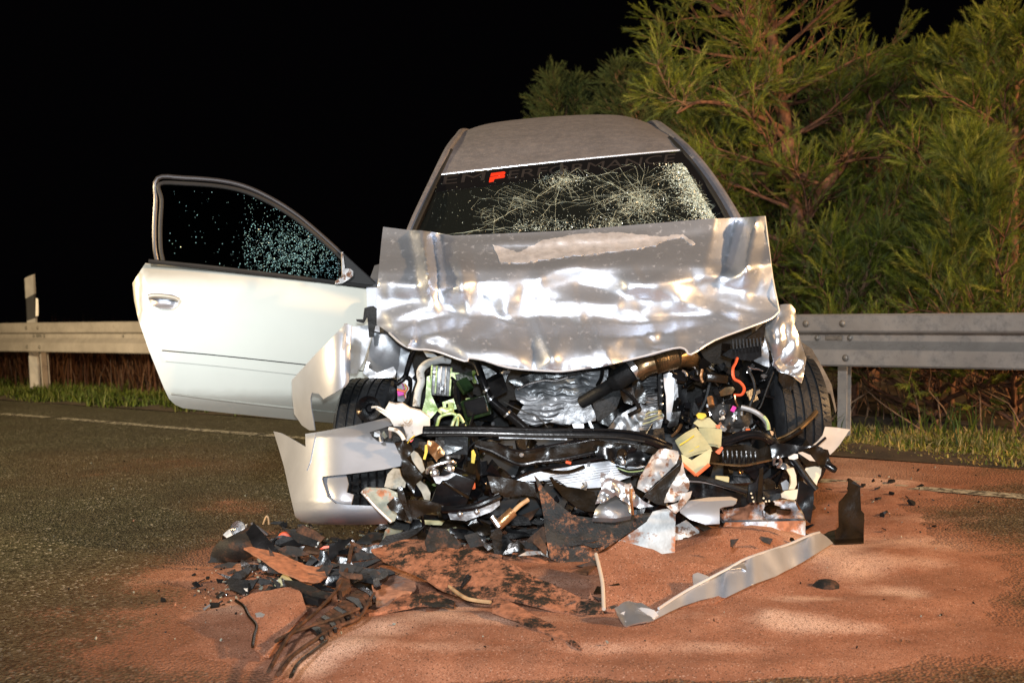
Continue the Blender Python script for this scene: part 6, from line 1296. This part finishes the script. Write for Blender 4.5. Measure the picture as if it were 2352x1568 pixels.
place('grey_scrap', V6, [(705, 925), (740, 918), (775, 930), (760, 948), (715, 948)], gz(.06, 600, 1410, 0, -.02), M['grey'], 'small grey chip lying on the large sand-caked fragment', 'chip', t=.008, res=6, seed=167)
place('white_clip', V6, [(578, 725), (610, 730), (660, 752), (655, 765), (600, 752), (580, 740)], gz(.03, 560, 1345, 0, -.03), M['white'], 'small white plastic clip at the left side of the debris', 'clip', t=.008, res=5, seed=168)
place('grey_plate', V6, [(900, 700), (1000, 715), (1180, 780), (1225, 800), (1220, 820), (1100, 790), (960, 740)], gz(.07, 700, 1350, 0, -.05), M['dustyblack'], 'narrow brown bar crossing behind the pale triangular shard', 'plastic bar', t=.012, res=7, cr=.006, seed=169)
place('slotted_piece', V6, [(725, 700), (745, 690), (805, 700), (830, 720), (800, 735), (740, 740)], stand(V6, 770, 750, .05), M['matblack'], 'short ribbed black piece left of the pale triangular shard', 'plastic fragment', t=.012, res=6, cr=.006, seed=170)
place('ribbed_piece', V6, [(1010, 790), (1100, 770), (1180, 775), (1200, 800), (1130, 850), (1080, 840), (1040, 830)], gz(.05, 720, 1365, 0, -.04), M['matblack'], 'black hollow piece beside the upper rail of the grille', 'plastic fragment', t=.02, res=6, cr=.012, seed=171)
place('black_cup', V6, [(725, 600), (760, 592), (810, 620), (815, 640), (760, 640), (730, 622)], stand(V6, 770, 680, .05), M['black'], 'glossy black cup lying left of the brown sandy plate', 'plastic fragment', t=.03, res=6, cr=.004, seed=172)
# a dense heap of broken plastic between the bumper and the undertray
rnd = random.Random(61)
def broken(n, xr, yr, size, m_, label, group, name='plastic_piece', lift=False, flat=False):
    for k in range(n):
        x, y = rnd.uniform(*xr), rnd.uniform(*yr); L = rnd.uniform(*size); wd_ = L*rnd.uniform(.22, .6); a = rnd.gauss(0, .55); q = []
        for t_ in sorted(rnd.uniform(0, 6.283) for _ in range(rnd.randint(5, 8))):
            u, v = math.cos(t_)*L*rnd.uniform(.7, 1), math.sin(t_)*wd_*rnd.uniform(.6, 1); q.append((x+u*math.cos(a)-v*math.sin(a), y+(u*math.sin(a)+v*math.cos(a))*.75))
        if abs(sum(q[i][0]*q[(i+1) % len(q)][1]-q[(i+1) % len(q)][0]*q[i][1] for i in range(len(q)))) < 120: continue
        yb = max(p[1] for p in q); z0 = HZ(x, min(yb, 1560))+(rnd.uniform(.01, .075) if lift else 0); le = rnd.uniform(.3, .6) if flat else rnd.uniform(.02, .10)
        d0 = gdist(x, yb, z0+.002)
        S(name, V0, q, (lambda x_, y_, d0=d0, yb=yb, le=le: d0+le*(yb-y_)/100), m_[rnd.randrange(len(m_))], None, t=rnd.uniform(.003, .012), res=7, cr=rnd.uniform(.002, .014), fs=9, seed=rnd.randint(1, 999), label=label, cat='fragment', group=group)
DK = [M['black'], M['matblack'], M['matblack'], M['dustyblack'], M['oily']]
broken(64, (870, 1340), (1188, 1256), (18, 62), DK, 'broken black plastic piece in the heap under the middle of the front', 'black pieces under the front')
broken(40, (600, 900), (1225, 1330), (24, 74), [M['black'], M['matblack'], M['dustyblack'], M['grime'], M['dustyblack']], 'larger torn black panel piece heaped in the left debris pile', 'larger pieces in the left pile', lift=True)
broken(36, (880, 1360), (1180, 1262), (26, 80), [M['black'], M['matblack'], M['oily'], M['dustyblack'], M['grime']], 'larger torn dark panel piece heaped under the middle of the front', 'larger pieces under the front', lift=True)
broken(70, (520, 880), (1235, 1350), (14, 50), DK, 'broken black plastic piece in the debris pile left of the wreck', 'black pieces in the left pile')
broken(20, (690, 1350), (1250, 1385), (24, 76), [M['dustyblack2'], M['grime'], M['dustyblack2'], M['dustyblack'], M['sandplate']], 'sand-dusted torn plastic sheet half buried before the wreck', 'half buried torn sheets', flat=True)
broken(14, (540, 860), (1195, 1262), (8, 26), DK, 'small black piece on the asphalt before the bumper', 'black pieces before the bumper')
broken(14, (1280, 1420), (1285, 1400), (14, 46), [M['dustyblack'], M['oily'], M['dustyblack2']], 'sand-smeared black piece between undertray and sandy sheet', 'pieces beside the sandy sheet')
broken(16, (1560, 1860), (1195, 1262), (12, 40), DK, 'black piece lying around the white casting', 'black pieces around the casting')
broken(8, (560, 860), (1260, 1345), (8, 20), [M['clearplast'], M['grey'], M['white']], 'pale broken piece in the debris pile left of the wreck', 'pale pieces in the left pile')
# small parts one can still tell apart
rnd = random.Random(88)
SPOTS = [('black', 'small black plastic shard scattered in the sand before the wreck', 'black shards', M['matblack'], 70), ('dusty', 'small sand-dusted shard scattered in the debris before the wreck', 'sand-dusted shards', M['dustyblack'], 50), ('clear', 'small pale shard of plastic or glass scattered in the debris', 'pale shards', M['clearplast'], 26), ('steel', 'small shiny metal scrap scattered in the debris', 'shiny scraps', M['steel'], 14)]
def spot():
    r_ = rnd.random()
    if r_ < .45: return rnd.gauss(640, 90), rnd.gauss(1310, 45)
    if r_ < .65: return rnd.uniform(820, 1300), rnd.uniform(1205, 1262)
    if r_ < .8: return rnd.gauss(540, 60), rnd.gauss(1360, 22)
    if r_ < .92: return rnd.uniform(640, 900), rnd.uniform(1195, 1260)
    return rnd.uniform(1900, 2150), rnd.uniform(1060, 1250)
for nm, lab, grp, m_, n in SPOTS:
    for k in range(n):
        x, y = spot()
        if nm == 'black' and k % 5 == 0: x, y = rnd.uniform(1880, 2100), rnd.uniform(1090, 1200)
        v_, f_ = shard_geo(G(x, y, HZ(x, y))+Vector((0, 0, .008)), rnd.uniform(.010, .030)*(.6 if nm in ('clear', 'steel') else 1), rnd, rnd.uniform(.05, .22), axes(rnd.gauss(0, 22), rnd.gauss(0, 22), rnd.uniform(0, 360)))
        mk('shard', v_, f_, m_, None, smooth=False, label=lab, cat='shard', group=grp)
for nm, m_, n, lab in (('debris_crumbs', M['matblack'], 420, 'tiny black plastic crumbs strewn on the road'), ('glass_crumbs_on_road', M['clearplast'], 260, 'tiny glass and plastic crumbs strewn on the asphalt')):
    gs = []
    for k in range(n):
        x, y = spot() if rnd.random() < .7 else (rnd.uniform(100, 2250), rnd.uniform(1030, 1500))
        gs.append(shard_geo(G(x, y, HZ(x, y))+Vector((0, 0, .003)), rnd.uniform(.002, .008), rnd, .3))
    g_ = join(gs); mk(nm, g_[0], g_[1], m_, None, smooth=False, kind='stuff', label=lab, cat='crumbs')
